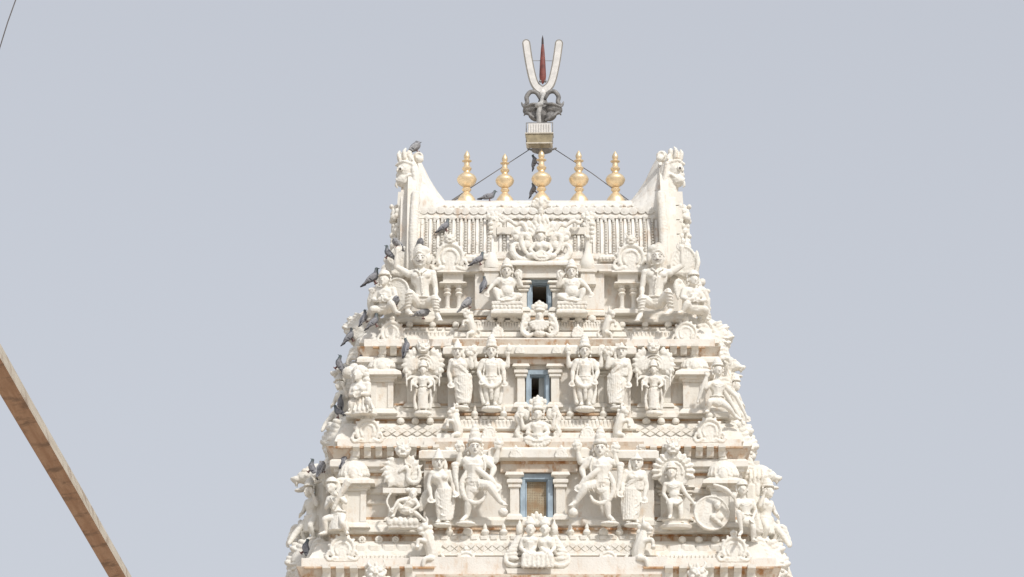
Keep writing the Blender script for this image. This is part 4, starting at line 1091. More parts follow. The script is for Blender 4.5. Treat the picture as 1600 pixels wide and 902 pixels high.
# dancing pair beside the lowest window
for px, mir, lab in ((745, 1, 'white dancing statue with one leg raised, left of the lowest window'), (936, -1, 'white dancing statue with one leg raised, right of the lowest window')):
    s = Sc('dancing_statue', lab, 'statue', px, 818, Y2c, SG, mir=mir); hh = 23
    p = A_(s, 745, 818)
    H = p(742, 703, 12); ch = p(742, 730, 9); pe = p(741, 757, 8)
    arms = [(p(728, 723, 10), p(750, 741, 20), p(774, 760, 18), (.5, -1, 0)), (p(757, 721, 9), p(772, 734, 10), p(768, 748, 16), (-.2, -1, .3)),
            (p(730, 720, 4), p(716, 727, 4), p(719, 710, 8), (.1, 1, .2)), (p(756, 718, 4), p(774, 722, 4), p(778, 706, 8), (.1, 1, .2))]
    legs = [(p(737, 760, 8), p(733, 784, 11), p(730, 808, 7), p(722, 816, 14)), (p(747, 759, 10), p(765, 764, 20), p(781, 787, 15), p(790, 793, 18))]
    human(s, hh, H, ch, pe, arms, legs, tx=.3, thick=1.2); s.tube([(H[0], H[1] - 9, H[2] - 2), (ch[0], ch[1] + 9, ch[2])], [6, 8])
    s.tube([p(741, 758, 8), p(765, 764, 20)], [9.5, 7], 10)
    s.bake('body', vox=1.15); painted(s, H, hh, .3)
    crown(s, H, hh, 31, .44); s.bake('crown', vox=1.15)
    jewels(s, ch, pe, hh, arms)
    s.curve([p(733, 735, 12), p(722, 757, 13), p(726, 779, 13), p(740, 789, 14), p(753, 786, 14), p(759, 776, 14)], [3.5, 4.6, 4.4, 4, 3.4, 2], 6)
    for i in range(4): s.curve([p(739 + i * 7, 752 + i * 2, 19 + i), p(742 + i * 7, 762 + i * 2, 20 + i * 1.5), p(738 + i * 7, 770 + i * 1.2, 14 + i)], 1.1, 4)
    s.curve([p(755, 718, 16), p(758, 735, 17), p(752, 750, 15)], 1.8, 5); s.curve([p(730, 722, 16), p(738, 742, 17), p(744, 752, 16)], 1.5, 5)
    s.ball(p(740, 768, 14), 10, 8, 6)
    s.bake('garment', vox=1.15)
    s.curve([p(768, 748, 16), p(776, 765, 16), p(783, 784, 12)], [2.2, 2, 1.4], 4); s.bake('flute')
    for c in ((718, 699), (779, 695)):
        for i in range(6): s.ball(p(c[0] + 5 * math.cos(i * 1.05), c[1] + 6 * math.sin(i * 1.05), 8), 3.4, 4.2, 3)
        s.ball(p(c[0], c[1], 9), 4.5)
        s.bake('emblem', vox=1.15)
    s.ball(p(786, 804, 14), 8, 8, 8); s.bake('ball_support')
    s.ball(p(728, 821, 11), 16, 4.5, 11); s.bake('pedestal')

# turbaned men seated on the upper ledge
for px, mir, lab in ((659, 1, 'white seated man statue with turban and moustache, on the left of the top storey'), (1026, -1, 'white seated man statue with turban and moustache, on the right of the top storey')):
    s = Sc('turbaned_statue', lab, 'statue', px, 506, Y4 - .14, SG, mir=mir); hh = 26
    p = A_(s, 659, 506)
    H = p(657, 408, 12); ch = p(658, 437, 8); pe = p(661, 474, 6)
    arms = [(p(638, 429, 7), p(618, 417, 6), p(619, 397, 10), (.05, 1, 0)), (p(676, 429, 8), p(681, 452, 8), p(682, 468, 16), (.05, -.8, .6))]
    legs = [(p(653, 477, 8), p(641, 463, 26), p(637, 490, 16), p(644, 497, 24)), (p(669, 477, 8), p(681, 472, 24), p(684, 497, 20), p(690, 508, 27))]
    human(s, hh, H, ch, pe, arms, legs, thick=.92)
    s.bake('body', vox=1.1)
    # turban
    s.ball((H[0], H[1] + .36 * hh, H[2] - 3), .50 * hh, .40 * hh, .45 * hh)
    s.ball((H[0] + 3, H[1] + .56 * hh, H[2] - 3), .48 * hh, .34 * hh, .44 * hh)
    for i in range(4): s.curve([(H[0] - .43 * hh, H[1] + (.10 + i * .15) * hh, H[2] + 1), (H[0] - .05 * hh, H[1] + (.42 + i * .15) * hh, H[2] + 9 - i), (H[0] + .47 * hh, H[1] + (.05 + i * .14) * hh, H[2])], .06 * hh, 5)
    s.ball((H[0] + .45 * hh, H[1] + .1 * hh, H[2] - 3), .22 * hh, .42 * hh, .25 * hh)
    s.bake('turban', vox=1.1)
    # shirt placket, collar, belt and striped leg wraps
    s.curve([p(652, 424, 17), p(657, 434, 22), p(660, 450, 22), p(662, 466, 20)], 1.0, 5)
    s.curve([p(648, 424, 15), p(655, 430, 21)], 1.7, 3); s.curve([p(666, 424, 15), p(659, 431, 21)], 1.7, 3)
    s.belt(pe[:1] + (pe[1] + 6, pe[2]), 16, 13.5, 1.8)
    for i in range(5):
        t = .1 + .17 * i; k_, a_ = legs[0][1], legs[0][2]; s.ball(tuple(u * (1 - t) + v * t for u, v in zip(k_, a_)), 8.2 - 2.2 * t, 1.6, 8.2 - 2.2 * t, rot=10)
        k_, a_ = legs[1][1], legs[1][2]; s.ball(tuple(u * (1 - t) + v * t for u, v in zip(k_, a_)), 8.0 - 2.2 * t, 1.6, 8.0 - 2.2 * t, rot=-8)
    s.ball(arms[1][2], 5.5, 2.2, 5.5)
    for i in range(5): s.ball(p(661, 432 + i * 8, 22.5), 1.2, q=1)
    s.bake('clothing', vox=1.1)
    f = H[2] + .40 * hh
    for sg in (-1, 1): s.curve([(H[0], H[1] - .185 * hh, f + 2.4), (H[0] + sg * .13 * hh, H[1] - .21 * hh, f + 1.5), (H[0] + sg * .25 * hh, H[1] - .15 * hh, f - 1.2)], [.8, .75, .35], 3)
    s.bake('moustache', PAINTF, raw=True)
    for sg in (-1, 1): s.ball((H[0] + sg * .16 * hh, H[1] + .045 * hh, f + .3), 1.4, .5, .7)
    s.bake('eyes', PAINTF, raw=True)
    for sg in (-1, 1): s.curve([(H[0] + sg * .06 * hh, H[1] + .15 * hh, f + .9), (H[0] + sg * .17 * hh, H[1] + .19 * hh, f + .1), (H[0] + sg * .28 * hh, H[1] + .14 * hh, f - 2)], .36, 3)
    s.bake('eyebrows', PAINTF, raw=True)

# plump seated pair beside the top window
for px, mir, lab in ((792, 1, 'white plump seated statue with pointed crown, left of the top window'), (893, -1, 'white plump seated statue with pointed crown, right of the top window')):
    s = Sc('seated_statue', lab, 'statue', px, 478, Y4c, SG, mir=mir); hh = 18
    p = A_(s, 792, 478)
    H = p(792, 429, 11); ch = p(792, 447, 8); pe = p(792, 466, 7)
    arms = [(p(779, 441, 7), p(770, 448, 8), p(763, 459, 13), (-.2, -1, .2)), (p(804, 441, 7), p(814, 450, 9), p(809, 438, 14), (-.1, 1, .2))]
    legs = [(p(786, 468, 8), p(774, 458, 17), p(779, 474, 18), p(786, 476, 22)), (p(799, 468, 8), p(812, 467, 17), p(800, 474, 20), p(792, 475, 22))]
    human(s, hh, H, ch, pe, arms, legs, belly=.62, thick=1.08); s.bake('body', vox=1.1); painted(s, H, hh)
    crown(s, H, hh, 16, .46); s.bake('crown', vox=1.1)
    jewels(s, ch, (pe[0], pe[1] - 3, pe[2]), hh, arms)
    for i in range(9):
        t = R(200 + 140 * i / 8); s.curve([p(792, 470, 20), p(792 + 13 * math.cos(t), 470 - 12 * math.sin(t), 20)], [1.6, 2.0], 3)
    s.bake('garment', vox=1.1)
    s.box(-21, 22, -13, -2, -14, 20); s.box(-25, 25, -17.5, -12, -15, 23, 1); s.box(-24, 24, -3, 1.5, -15, 22, .8)
    for i in range(8): s.ball((-21 + i * 6, -7, 20), 3, 3.4, 2.4, q=1)
    s.bake('pedestal', vox=1.1)
    s.curve([p(812, 438, 13), p(813, 430, 13), p(809, 426, 13)], [3.4, 3, 1.4], 4); s.ball(p(812, 438, 12), 4, 5, 3); s.bake('bud')

# niche vase and cone beside them
s = Sc('long_necked_vase', 'white long-necked vase standing on a short pillar, right of the roof medallion', 'vase', 918, 421, C4 - .05)
s.lathe(0, 0, [(9, 0), (11, 3), (11.5, 10), (9, 18), (5, 26), (3.4, 34), (3, 44), (4.5, 47), (3, 52)], 20, .8); s.bake('body', raw=True)
s.ball((0, 49, 4), 4.5, 4, 4); s.curve([(0, 48, 6), (-4, 52, 6), (-3, 57, 5)], [2, 1.6, .8], 4); s.bake('spout', vox=1.1)
s.box(-11, 11, -26, -1, -12, 6); s.box(-14, 14, -6, -1.2, -14, 9); s.box(-13, 13, -25, -20, -13, 8); s.bake('pillar', W_TRIM, raw=True)
s = Sc('cone_ornament', 'white plain cone ornament on a short pillar, left of the roof medallion', 'ornament', 768, 420, C4 - .05)
s.lathe(0, 0, [(12, 0), (13, 3), (11, 11), (7, 20), (3, 25), (.5, 26)], 20, .7); s.bake('cone', raw=True)
s.box(-11, 11, -26, -1, -12, 6); s.box(-14, 14, -6, -1.2, -14, 9); s.bake('pillar', W_TRIM, raw=True)

# winged kneeling figures at the upper corners
for px, mir, rz, lab in ((606, 1, -22, 'white winged kneeling statue at the left corner below the turbaned man, round shield behind'), (1078, -1, 22, 'white winged kneeling statue at the right corner below the turbaned man')):
    s = Sc('winged_statue', lab, 'statue', px, 500, Y4 - .1, SG, mir=mir, rz=rz); hh = 19
    p = A_(s, 606, 500)
    H = p(605, 441, 14); ch = p(606, 463, 10); pe = p(604, 484, 8)
    arms = [(p(595, 457, 10), p(586, 470, 14), p(596, 474, 20), (1, .3, .2)), (p(619, 457, 10), p(625, 470, 12), p(616, 474, 20), (-1, .3, .2))]
    legs = [(p(599, 486, 8), p(588, 486, 20), p(584, 498, 8), p(580, 500, 14)), (p(611, 486, 8), p(620, 480, 20), p(626, 494, 14), p(634, 496, 18))]
    human(s, hh, H, ch, pe, arms, legs, thick=1.1); s.bake('body', vox=1.15)
    crown(s, H, hh, 10, .5); s.bake('crown', vox=1.15)
    s.curve([p(598, 456, 6), p(586, 454, 4), p(578, 470, 2), p(576, 484, 0)], [4, 8, 7, 3], 5)
    for i in range(5): s.curve([p(592 - i * 3, 456 + i * 2, 8 - i), p(586 - i * 2.6, 470 + i * 2, 6 - i), p(584 - i * 3.4, 484 + i * 1.2, 4 - i)], [2.4, 2.6, 1.2], 4)
    s.bake('wing', vox=1.15)
    if mir > 0:
        s.disc(p(619, 462, -6), 22, 4, 26); s.arc(p(619, 462, -2), 22, 26, 0, 360, 2.2, 28); s.bake('shield', vox=1.15)
    else:
        s.curve([p(614, 456, 4), p(626, 442, 4), p(632, 452, 4), p(628, 470, 4)], [3.5, 4.5, 4, 2], 5)
        for i in range(4): s.curve([p(620 + i * 3, 448 + i, 6), p(624 + i * 2.4, 466, 5)], [2.2, 1.2], 3)
        s.bake('wing', vox=1.15)

# roof medallion
s = Sc('roof_medallion', 'white ornate medallion with a small seated figure and big scrolls, centre of the roof', 'relief', 845, 415, 1.16, k=1.0)
p = A_(s, 845, 415); hh = 16
human(s, hh, p(844, 373, 12), p(845, 388, 10), p(845, 402, 9), [(p(834, 385, 9), p(827, 394, 12), p(833, 400, 18)), (p(856, 385, 9), p(862, 394, 12), p(855, 400, 18))],
      [(p(840, 404, 9), p(824, 404, 18), p(840, 408, 22), p(848, 408, 23)), (p(850, 404, 9), p(866, 404, 18), p(850, 408, 22), p(842, 408, 23))], female=True)
s.bake('figure', vox=1.05)
crown(s, p(844, 373, 12), hh, 14, .48)
for i in range(9):
    t = R(10 + 160 * i / 8); s.curve([p(844 + 12 * math.cos(t), 372 - 12 * math.sin(t), 6), p(844 + 22 * math.cos(t), 370 - 22 * math.sin(t), 6), p(844 + 27 * math.cos(t + .25), 370 - 27 * math.sin(t + .25), 5)], [3, 3, 1.2], 4)
s.bake('crown', vox=1.1)
for sg in (-1, 1):
    q = lambda x, z, d=0: (sg * x, z, d)
    s.curve([q(8, 9, 14), q(22, 5, 14), q(36, 7, 12), q(45, 18, 10), q(43, 29, 8), q(35, 30, 8), q(33, 22, 9)], [3, 4.5, 5.5, 5.5, 4.5, 3.5, 2.5], 6)
    s.curve([q(10, 3, 16), q(24, -1, 16), q(40, 3, 14)], [1.4, 1.6, 1.4], 4)
    s.bake('scroll', vox=1.1)
    s.curve([q(14, 30, 8), q(22, 44, 10), q(30, 44, 10), q(31, 32, 10), q(26, 20, 11), q(20, 14, 12)], [3, 4, 4.4, 4, 3.4, 2.6], 5)
    s.ball(q(20, 40, 8), 6, 7, 6); s.ball(q(22, 30, 8), 7, 8, 6)
    s.curve([q(31, 40, 7), q(40, 50, 7), q(45, 46, 6)], [4, 5, 3], 4); s.ball(q(39, 41, 7), 6, 5, 5, rot=30 * sg)
    s.curve([q(22, 52, 6), q(30, 64, 6), q(40, 60, 5)], [4, 4.5, 2], 4); s.ball(q(18, 62, 5), 6, 8, 4, rot=-20 * sg)
    s.curve([q(40, 62, 5), q(52, 70, 5), q(60, 66, 5), q(66, 72, 4)], [3, 3.4, 3, 2], 4)
    s.bake('leaf_ornament', vox=1.1)
for i in range(11):
    t = R(205 + 130 * i / 10); s.curve([p(845, 398, 20), p(845 + 17 * math.cos(t), 399 - 14 * math.sin(t), 22)], [1.8, 2.3], 3)
s.bake('fan_skirt', vox=1.05)
s.ball(p(845, 330, 4), 5, 8, 5); s.ball(p(845, 321, 4), 13, 8, 5); s.ball(p(845, 318, 7), 4, 6, 4)
for i in range(7): s.ball(p(845 + 13 * math.cos(R(i * 30)), 322 - 10 * math.sin(R(i * 30)), 6), 3.6, 3.6, 3)
for sg in (-1, 1): s.ball(p(845 + sg * 9, 344, 5), 4, 9, 4, rot=sg * 18); s.ball(p(845 + sg * 3, 344, 6), 3, 8, 4)
s.bake('crest', vox=1.1)
# framed ribbed niches each side of it
for xx in (772, 920):
    nb = box('niche_frame', xx - 4, xx + 4, 346, 396, 1.28, 1.6, W_TRIM, T)
    for i in range(7):
        s2 = Sc('', '', '', xx + (-5 if xx < 845 else 5), 350 + i * 7, 1.28, parent=T); s2.ball((0, 0, 0), 4, 3.6, 3); s2.bake('frame_lobe', raw=True, parent=nb)
    a, b = (776, 802) if xx < 845 else (890, 916)
    box('niche_lintel', a, b, 355, 366, 1.26, 1.6, W_TRIM, T); box('niche_foot', a, b, 393, 400, 1.16, 1.5, W_TRIM, T)
    s2 = Sc('', '', '', xx, 345, 1.34, parent=T); lion_face(s2, (0, 0, 0), 8); s2.curve([(-8, -6, 2), (0, -12, 3), (8, -6, 2)], 3, 4)
    for i in range(4): s2.ball((-9 + i * 6, 12 - abs(i - 1.5) * 3, 0), 3.6, 5, 3)
    s2.bake('lion_mask', vox=1.1)

# small crowned figures on the cornices below each window
s = Sc('cornice_figure', 'white crowned bust in a flower collar with side scrolls, below the top window', 'statue', 843, 533, C4 - .34, SG)
p = A_(s, 843, 533); hh = 15
face(s, p(843, 496, 8), hh); s.tube([p(843, 490, 6), p(843, 510, 5)], [5, 8]); s.ball(p(843, 508, 6), 12, 8, 7)
s.bake('body', vox=1.1)
for i in range(5): s.ball(p(833 + i * 5, 482 - (2 - abs(i - 2)) * 3, 8), 3.2, 5, 3)
s.belt((0, 45, 8), 7, 7, 1.6); s.lathe(0, 7, [(6.5, 0), (7, 4), (8, 8), (4, 10)], 12, 1, 43); s.bake('crown', vox=1.1)
for i in range(9):
    t = R(190 + 160 * i / 8); s.curve([p(843, 505, 13), p(843 + 15 * math.cos(t), 506 - 13 * math.sin(t), 13)], [1.8, 2.4], 3)
s.ball(p(843, 524, 8), 10, 6, 7); s.bake('collar', vox=1.1)
for sg in (-1, 1):
    scroll(s, (sg * 19, 17, 6), 8, 3.2, 100, 1.2, -sg); s.curve([(sg * 9, 10, 8), (sg * 18, 6, 8), (sg * 27, 14, 7), (sg * 24, 30, 5), (sg * 15, 40, 4)], [2.4, 3.4, 3.6, 3.6, 3], 5)
    s.ball((sg * 21, 34, 3), 7, 9, 4, rot=-20 * sg); s.bake('scroll', vox=1.1)
s.box(-18, 18, -7, -1, -10, 10, 0); s.box(-13, 13, -14, -7, -10, 6); s.bake('bracket', W_TRIM, raw=True)

s = Sc('cornice_figure', 'white crowned seated figure with raised arms and aureole, below the middle window', 'statue', 841, 692, C3 - .34, SG)
p = A_(s, 841, 692); hh = 18
arms = [(p(830, 666, 7), p(818, 672, 9), p(815, 656, 12), (0, 1, .1)), (p(852, 666, 7), p(864, 672, 9), p(867, 656, 12), (0, 1, .1)), (p(831, 668, 8), p(824, 680, 12), p(834, 684, 18)), (p(851, 668, 8), p(858, 680, 12), p(848, 684, 18))]
human(s, hh, p(841, 650, 12), p(841, 670, 9), p(841, 688, 8), arms, [(p(836, 688, 9), p(822, 690, 18), p(838, 694, 20), p(846, 694, 22)), (p(846, 688, 9), p(860, 690, 18), p(844, 694, 20), p(836, 694, 22))])
s.bake('body', vox=1.1)
crown(s, p(841, 650, 12), hh, 22, .48)
for i in range(5): s.ball(p(830 + i * 5.5, 630 - (2 - abs(i - 2)) * 3, 10), 3.2, 5, 3)
s.bake('crown', vox=1.1)
for sg in (-1, 1):
    s.curve([(sg * 12, 8, 6), (sg * 24, 4, 6), (sg * 33, 14, 5), (sg * 28, 26, 5), (sg * 33, 40, 4), (sg * 26, 52, 4)], [3, 4, 4.4, 4, 4.6, 3], 6)
    scroll(s, (sg * 28, 13, 6), 7, 2.6, 100, 1.1, -sg); s.ball((sg * 27, 50, 4), 6, 9, 4); s.ball((sg * 18, 44, 2), 6, 10, 4)
    s.bake('aureole', vox=1.1)
for i in range(9):
    t = R(195 + 150 * i / 8); s.curve([p(841, 690, 20), p(841 + 19 * math.cos(t), 692 - 10 * math.sin(t), 20)], [1.8, 2.6], 3)
s.bake('fan_skirt', vox=1.1)
s.lathe(0, 4, [(16, -26), (26, -20), (28, -12), (27, -8)], 22, .6); s.bake('bracket', W_TRIM, raw=True)

s = Sc('cornice_couple', 'white seated couple with feathered wings and hooded crest, below the lowest window', 'statue', 839, 890, C2 - .40, SG)
p = A_(s, 839, 890); hh = 19
for cx_, sg in ((828, -1), (851, 1)):
    arms = [(p(cx_ + sg * 11, 846, 8), p(cx_ + sg * 15, 858, 10), p(cx_ + sg * 9, 866, 16)), (p(cx_ - sg * 9, 846, 8), p(cx_ - sg * 7, 858, 12), p(cx_ - sg * 2, 864, 18))]
    human(s, hh, p(cx_, 830, 13), p(cx_, 850, 9), p(cx_, 868, 8), arms, [(p(cx_ - 5, 870, 9), p(cx_ - 6, 872, 22), p(cx_ - 5, 888, 18), p(cx_ - 6, 890, 24)), (p(cx_ + 5, 870, 9), p(cx_ + 6, 872, 22), p(cx_ + 5, 888, 18), p(cx_ + 6, 890, 24))], female=sg > 0, tx=-.3 * sg)
    s.bake('body', vox=1.1)
    s.lathe(cx_ - 839, 10, [(8, 0), (9, 3), (7, 8), (4, 12), (1, 15)], 12, 1, 66); s.bake('crown', vox=1.1)
for i in range(7): s.tube([p(818 + i * 7, 872, 22), p(817 + i * 7.3, 889, 22)], [4, 4.4], 8)
s.ball(p(840, 872, 16), 24, 6, 10); s.bake('drapery', vox=1.1)
for sg in (-1, 1):
    for i in range(8):
        s.ball((sg * (24 + i * 3.0 - (i > 5) * (i - 5) * 4), 58 - i * 6, 2 + i * .5), 10, 4.2, 4, rot=-sg * (58 - i * 9))
    s.curve([(sg * 20, 8, 8), (sg * 36, 4, 8), (sg * 48, 10, 6), (sg * 49, 22, 5)], [3, 4, 4, 2.4], 5)
    s.bake('wing', vox=1.2)
    s.ball((sg * 27, 62, 5), 6, 10, 5); s.tube([(sg * 27, 70, 5), (sg * 27, 78, 5)], [3, .6]); s.bake('bud', vox=1.2)
for i in range(5): s.ball(p(827 + i * 5.5, 814 - (2 - abs(i - 2)) * 3.5, 8), 3.4, 7, 3.5, rot=(2 - i) * 14)
s.ball(p(838, 818, 6), 12, 7, 4); s.bake('hood', vox=1.1)
s.box(-46, 46, -9, -1, -8, 12, -3); s.box(-40, 40, -26, -9, -8, 6, -3); s.bake('bracket', W_TRIM, raw=True)

# rampant lion-horses at the ends of the centre cornices
def rampant(px, py, Y, H_, mir, lab, tail=True):
    s = Sc('rampant_beast', lab, 'statue', px, py, Y, SG, mir=mir, k=H_ / 60)
    s.curve([(4, 0, 0), (6, 16, 3), (1, 32, 6), (-3, 44, 6)], [6, 8.5, 8, 5.5], 5)
    s.ball((-5, 50, 8), 6.5, 6, 7); s.ball((-10, 46, 10), 5, 4, 5); s.ball((-9, 41, 9), 4, 2.4, 4)
    for q in (-2, 4): s.curve([(-2, 54, 4 + q), (-1, 60, 4 + q), (-3, 64, 4 + q)], [2.2, 1.8, .8], 3)
    s.ball((-7, 52, 13), 2)
    for d in (2, 10): s.curve([(-2, 30, d), (-12, 32, d + 2), (-14, 24, d + 2)], [3.4, 2.8, 2.4], 4); s.ball((-14, 22, d + 3), 3.4, 2.4, 3.4)
    for d in (0, 9): s.curve([(5, 8, d), (-4, 6, d + 3), (-6, -3, d + 2)], [5, 3.4, 2.6], 4)
    for i in range(5): s.ball((7 - i * 1.0, 22 + i * 7, 4), 4, 4.5, 3.4, rot=-30)
    s.bake('body', vox=1.15)
    if tail:
        s.curve([(8, 4, 0), (18, 2, 0), (22, 10, 0), (17, 16, 0)], [3.4, 3, 2.6, 1.4], 5); s.bake('tail')
rampant(734, 528, C4 - .30, 46, 1, 'small white rampant beast, left end of the uppermost centre cornice, pigeon perched above')
rampant(951, 528, C4 - .30, 46, -1, 'small white rampant beast, right end of the uppermost centre cornice')
rampant(711, 688, C3 - .30, 54, 1, 'white rampant beast, left end of the middle centre cornice', False)
rampant(970, 688, C3 - .30, 54, -1, 'white rampant beast, right end of the middle centre cornice', False)
rampant(668, 884, C2 - .34, 70, 1, 'large white rampant beast, left end of the lowest centre cornice, a bowed figure beside it')
rampant(1004, 884, C2 - .34, 70, -1, 'large white rampant beast, right end of the lowest centre cornice')

# fan-backed many-armed figures of the middle storey
for px, mir, lab in ((661, 1, 'white many-armed statue under a scalloped fan, left side of the middle storey'), (1022, -1, 'white many-armed statue under a scalloped fan, right side of the middle storey')):
    s = Sc('fan_backed_statue', lab, 'statue', px, 645, Y3, SG, mir=mir); hh = 13
    arms = []
    for sg in (-1, 1):
        arms += [((sg * 8, 50, 9), (sg * 13, 40, 12), (sg * 8, 35, 18)), ((sg * 8, 51, 8), (sg * 17, 47, 10), (sg * 18, 38, 15)), ((sg * 8, 52, 7), (sg * 19, 54, 8), (sg * 25, 48, 13))]
    human(s, hh, (0, 63, 13), (0, 48, 10), (0, 33, 9), arms, [((-4, 31, 9), (-4.5, 18, 10), (-3.5, 4, 8), (-5, 2, 13)), ((4, 31, 9), (4.5, 18, 10), (3.5, 4, 8), (5, 2, 13))], hands=False)
    s.bake('body', vox=1.05)
    skirt(s, (0, 34, 9), 3, 9, 7.5, 7); s.curve([(-11, 34, 9), (-13, 18, 9), (-11, 4, 9)], [2, 2.4, 3], 4); s.curve([(11, 34, 9), (13, 18, 9), (11, 4, 9)], [2, 2.4, 3], 4); jewels(s, (0, 48, 10), (0, 34, 9), hh)
    s.bake('robe', vox=1.05)
    crown(s, (0, 63, 13), hh, 12, .5); s.bake('crown', vox=1.05)
    s.ball((0, 74, 0), 27, 24, 5)
    for sgn in (-1, 1):
        s.ball((sgn * 17, 74, 3), 13, 15, 5.5)
        for i in range(7):
            t = R(-42 + 122 * i / 6); X0 = sgn * (12 + 15 * math.cos(t)); Z0 = 73 + 20 * math.sin(t)
            s.ball((X0, Z0, 3), 6.2, 5.2, 4.5, rot=sgn * math.degrees(t)); s.ball((sgn * (12 + 19 * math.cos(t)), 73 + 25 * math.sin(t), 3.4), 3.4, 2.8, 3, rot=sgn * math.degrees(t))
    for rr in (9, 13, 17): s.arc((0, 68, 8.5 - rr * .08), rr, rr * 1.2, -10, 190, 1.4, 16)
    s.bake('fan', vox=1.15)
    lion_face(s, (0, 98, 8), 9.5); s.bake('lion_mask', vox=1.05)
    for sg in (-1, 1):
        s.tube([(sg * 25, 38, 14), (sg * 26, 60, 14)], 1.5, 8); s.ball((sg * 26, 61, 14), 3, 4, 3); s.tube([(sg * 18, 30, 16), (sg * 18, 46, 15)], 1.5, 8)
        s.bake('weapon', vox=1.05)
    lotus(s, (0, -7, 8), 13, 7); s.bake('pedestal')

# lower storey: peacock fan with hunters, and scalloped fan with a boy
s = Sc('peacock_fan', 'white relief of a curved peacock in feathers, above the bowed archer on the left', 'relief', 628, 764, Y2)
for i in range(7):
    t = R(-25 + 230 * i / 6)
    if 60 < math.degrees(t) < 120: continue
    for o_ in (0, .32):
        tt = t + o_
        s.ball((23 * math.cos(tt), 26 + 22 * math.sin(tt), 2), 9, 6, 4, rot=math.degrees(tt) + 25)
        s.tube([(26 * math.cos(tt), 26 + 24 * math.sin(tt), 3), (34 * math.cos(tt + .14), 26 + 31 * math.sin(tt + .14), 3)], [4, 1.0], 8)
s.ball((0, 26, 1), 26, 25, 5); s.bake('feathers', vox=1.15)
s.curve([(-4, 26, 7), (4, 32, 8), (10, 26, 8), (10, 12, 8), (22, 8, 8), (28, 18, 7), (26, 32, 6)], [3, 3.6, 4, 4, 4, 3.6, 2], 6); s.curve([(4, 46, 7), (6, 38, 8), (14, 34, 8), (16, 24, 8)], [1.6, 2, 2, 1.4], 5); s.bake('peacock', vox=1.1)
lion_face(s, (1, 58, 8), 12); s.bake('lion_mask', vox=1.1)
s.box(-30, 30, -8, 0, -4, 7); s.bake('shelf', W_TRIM, raw=True)
s = Sc('bowed_statue', 'white bowed archer statue on a rock under the peacock fan', 'statue', 630, 826, Y2 - .04, SG); hh = 15
p = A_(s, 630, 826)
human(s, hh, p(645, 775, 14), p(640, 787, 12), p(632, 799, 9), [(p(648, 784, 14), p(655, 794, 17), p(646, 800, 20)), (p(633, 783, 13), p(622, 786, 18), p(615, 798, 20))],
      [(p(630, 800, 9), p(620, 790, 16), p(615, 808, 13), p(612, 811, 18)), (p(635, 802, 9), p(648, 804, 16), p(662, 815, 14), p(668, 822, 18))])
s.bake('body', vox=1.1)
s.ball(p(645, 770, 12), 8, 6, 7); s.ball(p(637, 768, 10), 4.5); s.bake('hair', vox=1.1)
s.belt(p(633, 798, 9), 10, 9, 2); s.curve([p(640, 782, 19), p(634, 790, 19), p(630, 798, 17)], 1.4, 4); s.ball(p(634, 801, 12), 10, 6, 7); s.bake('loincloth', vox=1.1)
s.curve([p(612, 770, 12), p(604, 786, 13), p(609, 802, 14), p(604, 816, 14)], 1.8, 5); s.bake('bow', vox=1.1)
for i in range(6): s.ball(p(609 + i * 8, 818, 10), 6, 9 - (i % 2), 8)
s.box(-24, 24, -2, 8, -2, 14); s.bake('rock', vox=1.25)
s.ball(p(662, 782, 2), 7, 20, 3, rot=-18); s.bake('leaf', vox=1.2)

s = Sc('fan_backed_statue', 'white boy statue, hand on hip, under a round scalloped fan beside the round shield', 'statue', 1052, 826, Y2, SG); hh = 18
p = A_(s, 1052, 826)
arms = [(p(1041, 760, 12), p(1037, 774, 12), p(1043, 784, 18)), (p(1064, 760, 12), p(1072, 774, 13), p(1083, 788, 14))]
human(s, hh, p(1050, 742, 15), p(1053, 764, 11), p(1056, 783, 10), arms, [(p(1050, 786, 11), p(1047, 792, 26), p(1048, 810, 20), p(1046, 815, 26)), (p(1061, 786, 10), p(1064, 800, 14), p(1064, 817, 12), p(1067, 820, 18))], belly=.48)
s.bake('body', vox=1.1)
crown(s, p(1050, 742, 15), hh, 13, .48); s.bake('crown', vox=1.1)
jewels(s, p(1053, 764, 11), p(1056, 782, 10), hh, arms); s.bake('jewellery', vox=1.1); s.curve([p(1046, 786, 20), p(1056, 792, 21), p(1066, 786, 18)], 2.2, 4); s.ball(p(1056, 788, 14), 10, 7, 7); s.bake('loincloth', vox=1.1)
fan(s, 33, 13, -15, 195, 2, 4.5, True, (1, 88))
for i in range(13):
    t = R(-15 + 210 * i / 12); s.curve([(1 + 22 * math.cos(t), 88 + 22 * math.sin(t), 7), (1 + 31 * math.cos(t), 88 + 31 * math.sin(t), 7)], [2.8, 1.4], 3)
s.bake('fan', vox=1.15)
lion_face(s, (1, 124, 8), 11); s.bake('lion_mask', vox=1.1)
s.lathe(5, 8, [(24, -2), (26, 2), (20, 5), (20, 8), (24, 11)], 24, .6, 0); s.box(-6, 24, 8, 30, -4, 6); s.bake('pedestal', W_TRIM, raw=True)

s = Sc('round_shield', 'large white round shield with a small bust on it, right side of the lower storey', 'shield', 1111, 803, Y2 - .12, rz=8)
s.disc((0, 0, 0), 28, 5, 27, 40); s.ball((0, 0, 3), 26, 25, 4); s.arc((0, 0, 5), 26.5, 25.5, 0, 360, 1.8, 36); s.bake('disc', vox=1.1)
face(s, (8, 10, 12), 13); s.ball((8, 15, 10), 7, 5, 6); s.tube([(8, 4, 9), (8, -4, 7)], [3, 6]); s.ball((8, -6, 7), 11, 7, 6); s.tube([(0, -6, 9), (14, -18, 9)], [4, 3]); s.bake('bust', vox=1.1)

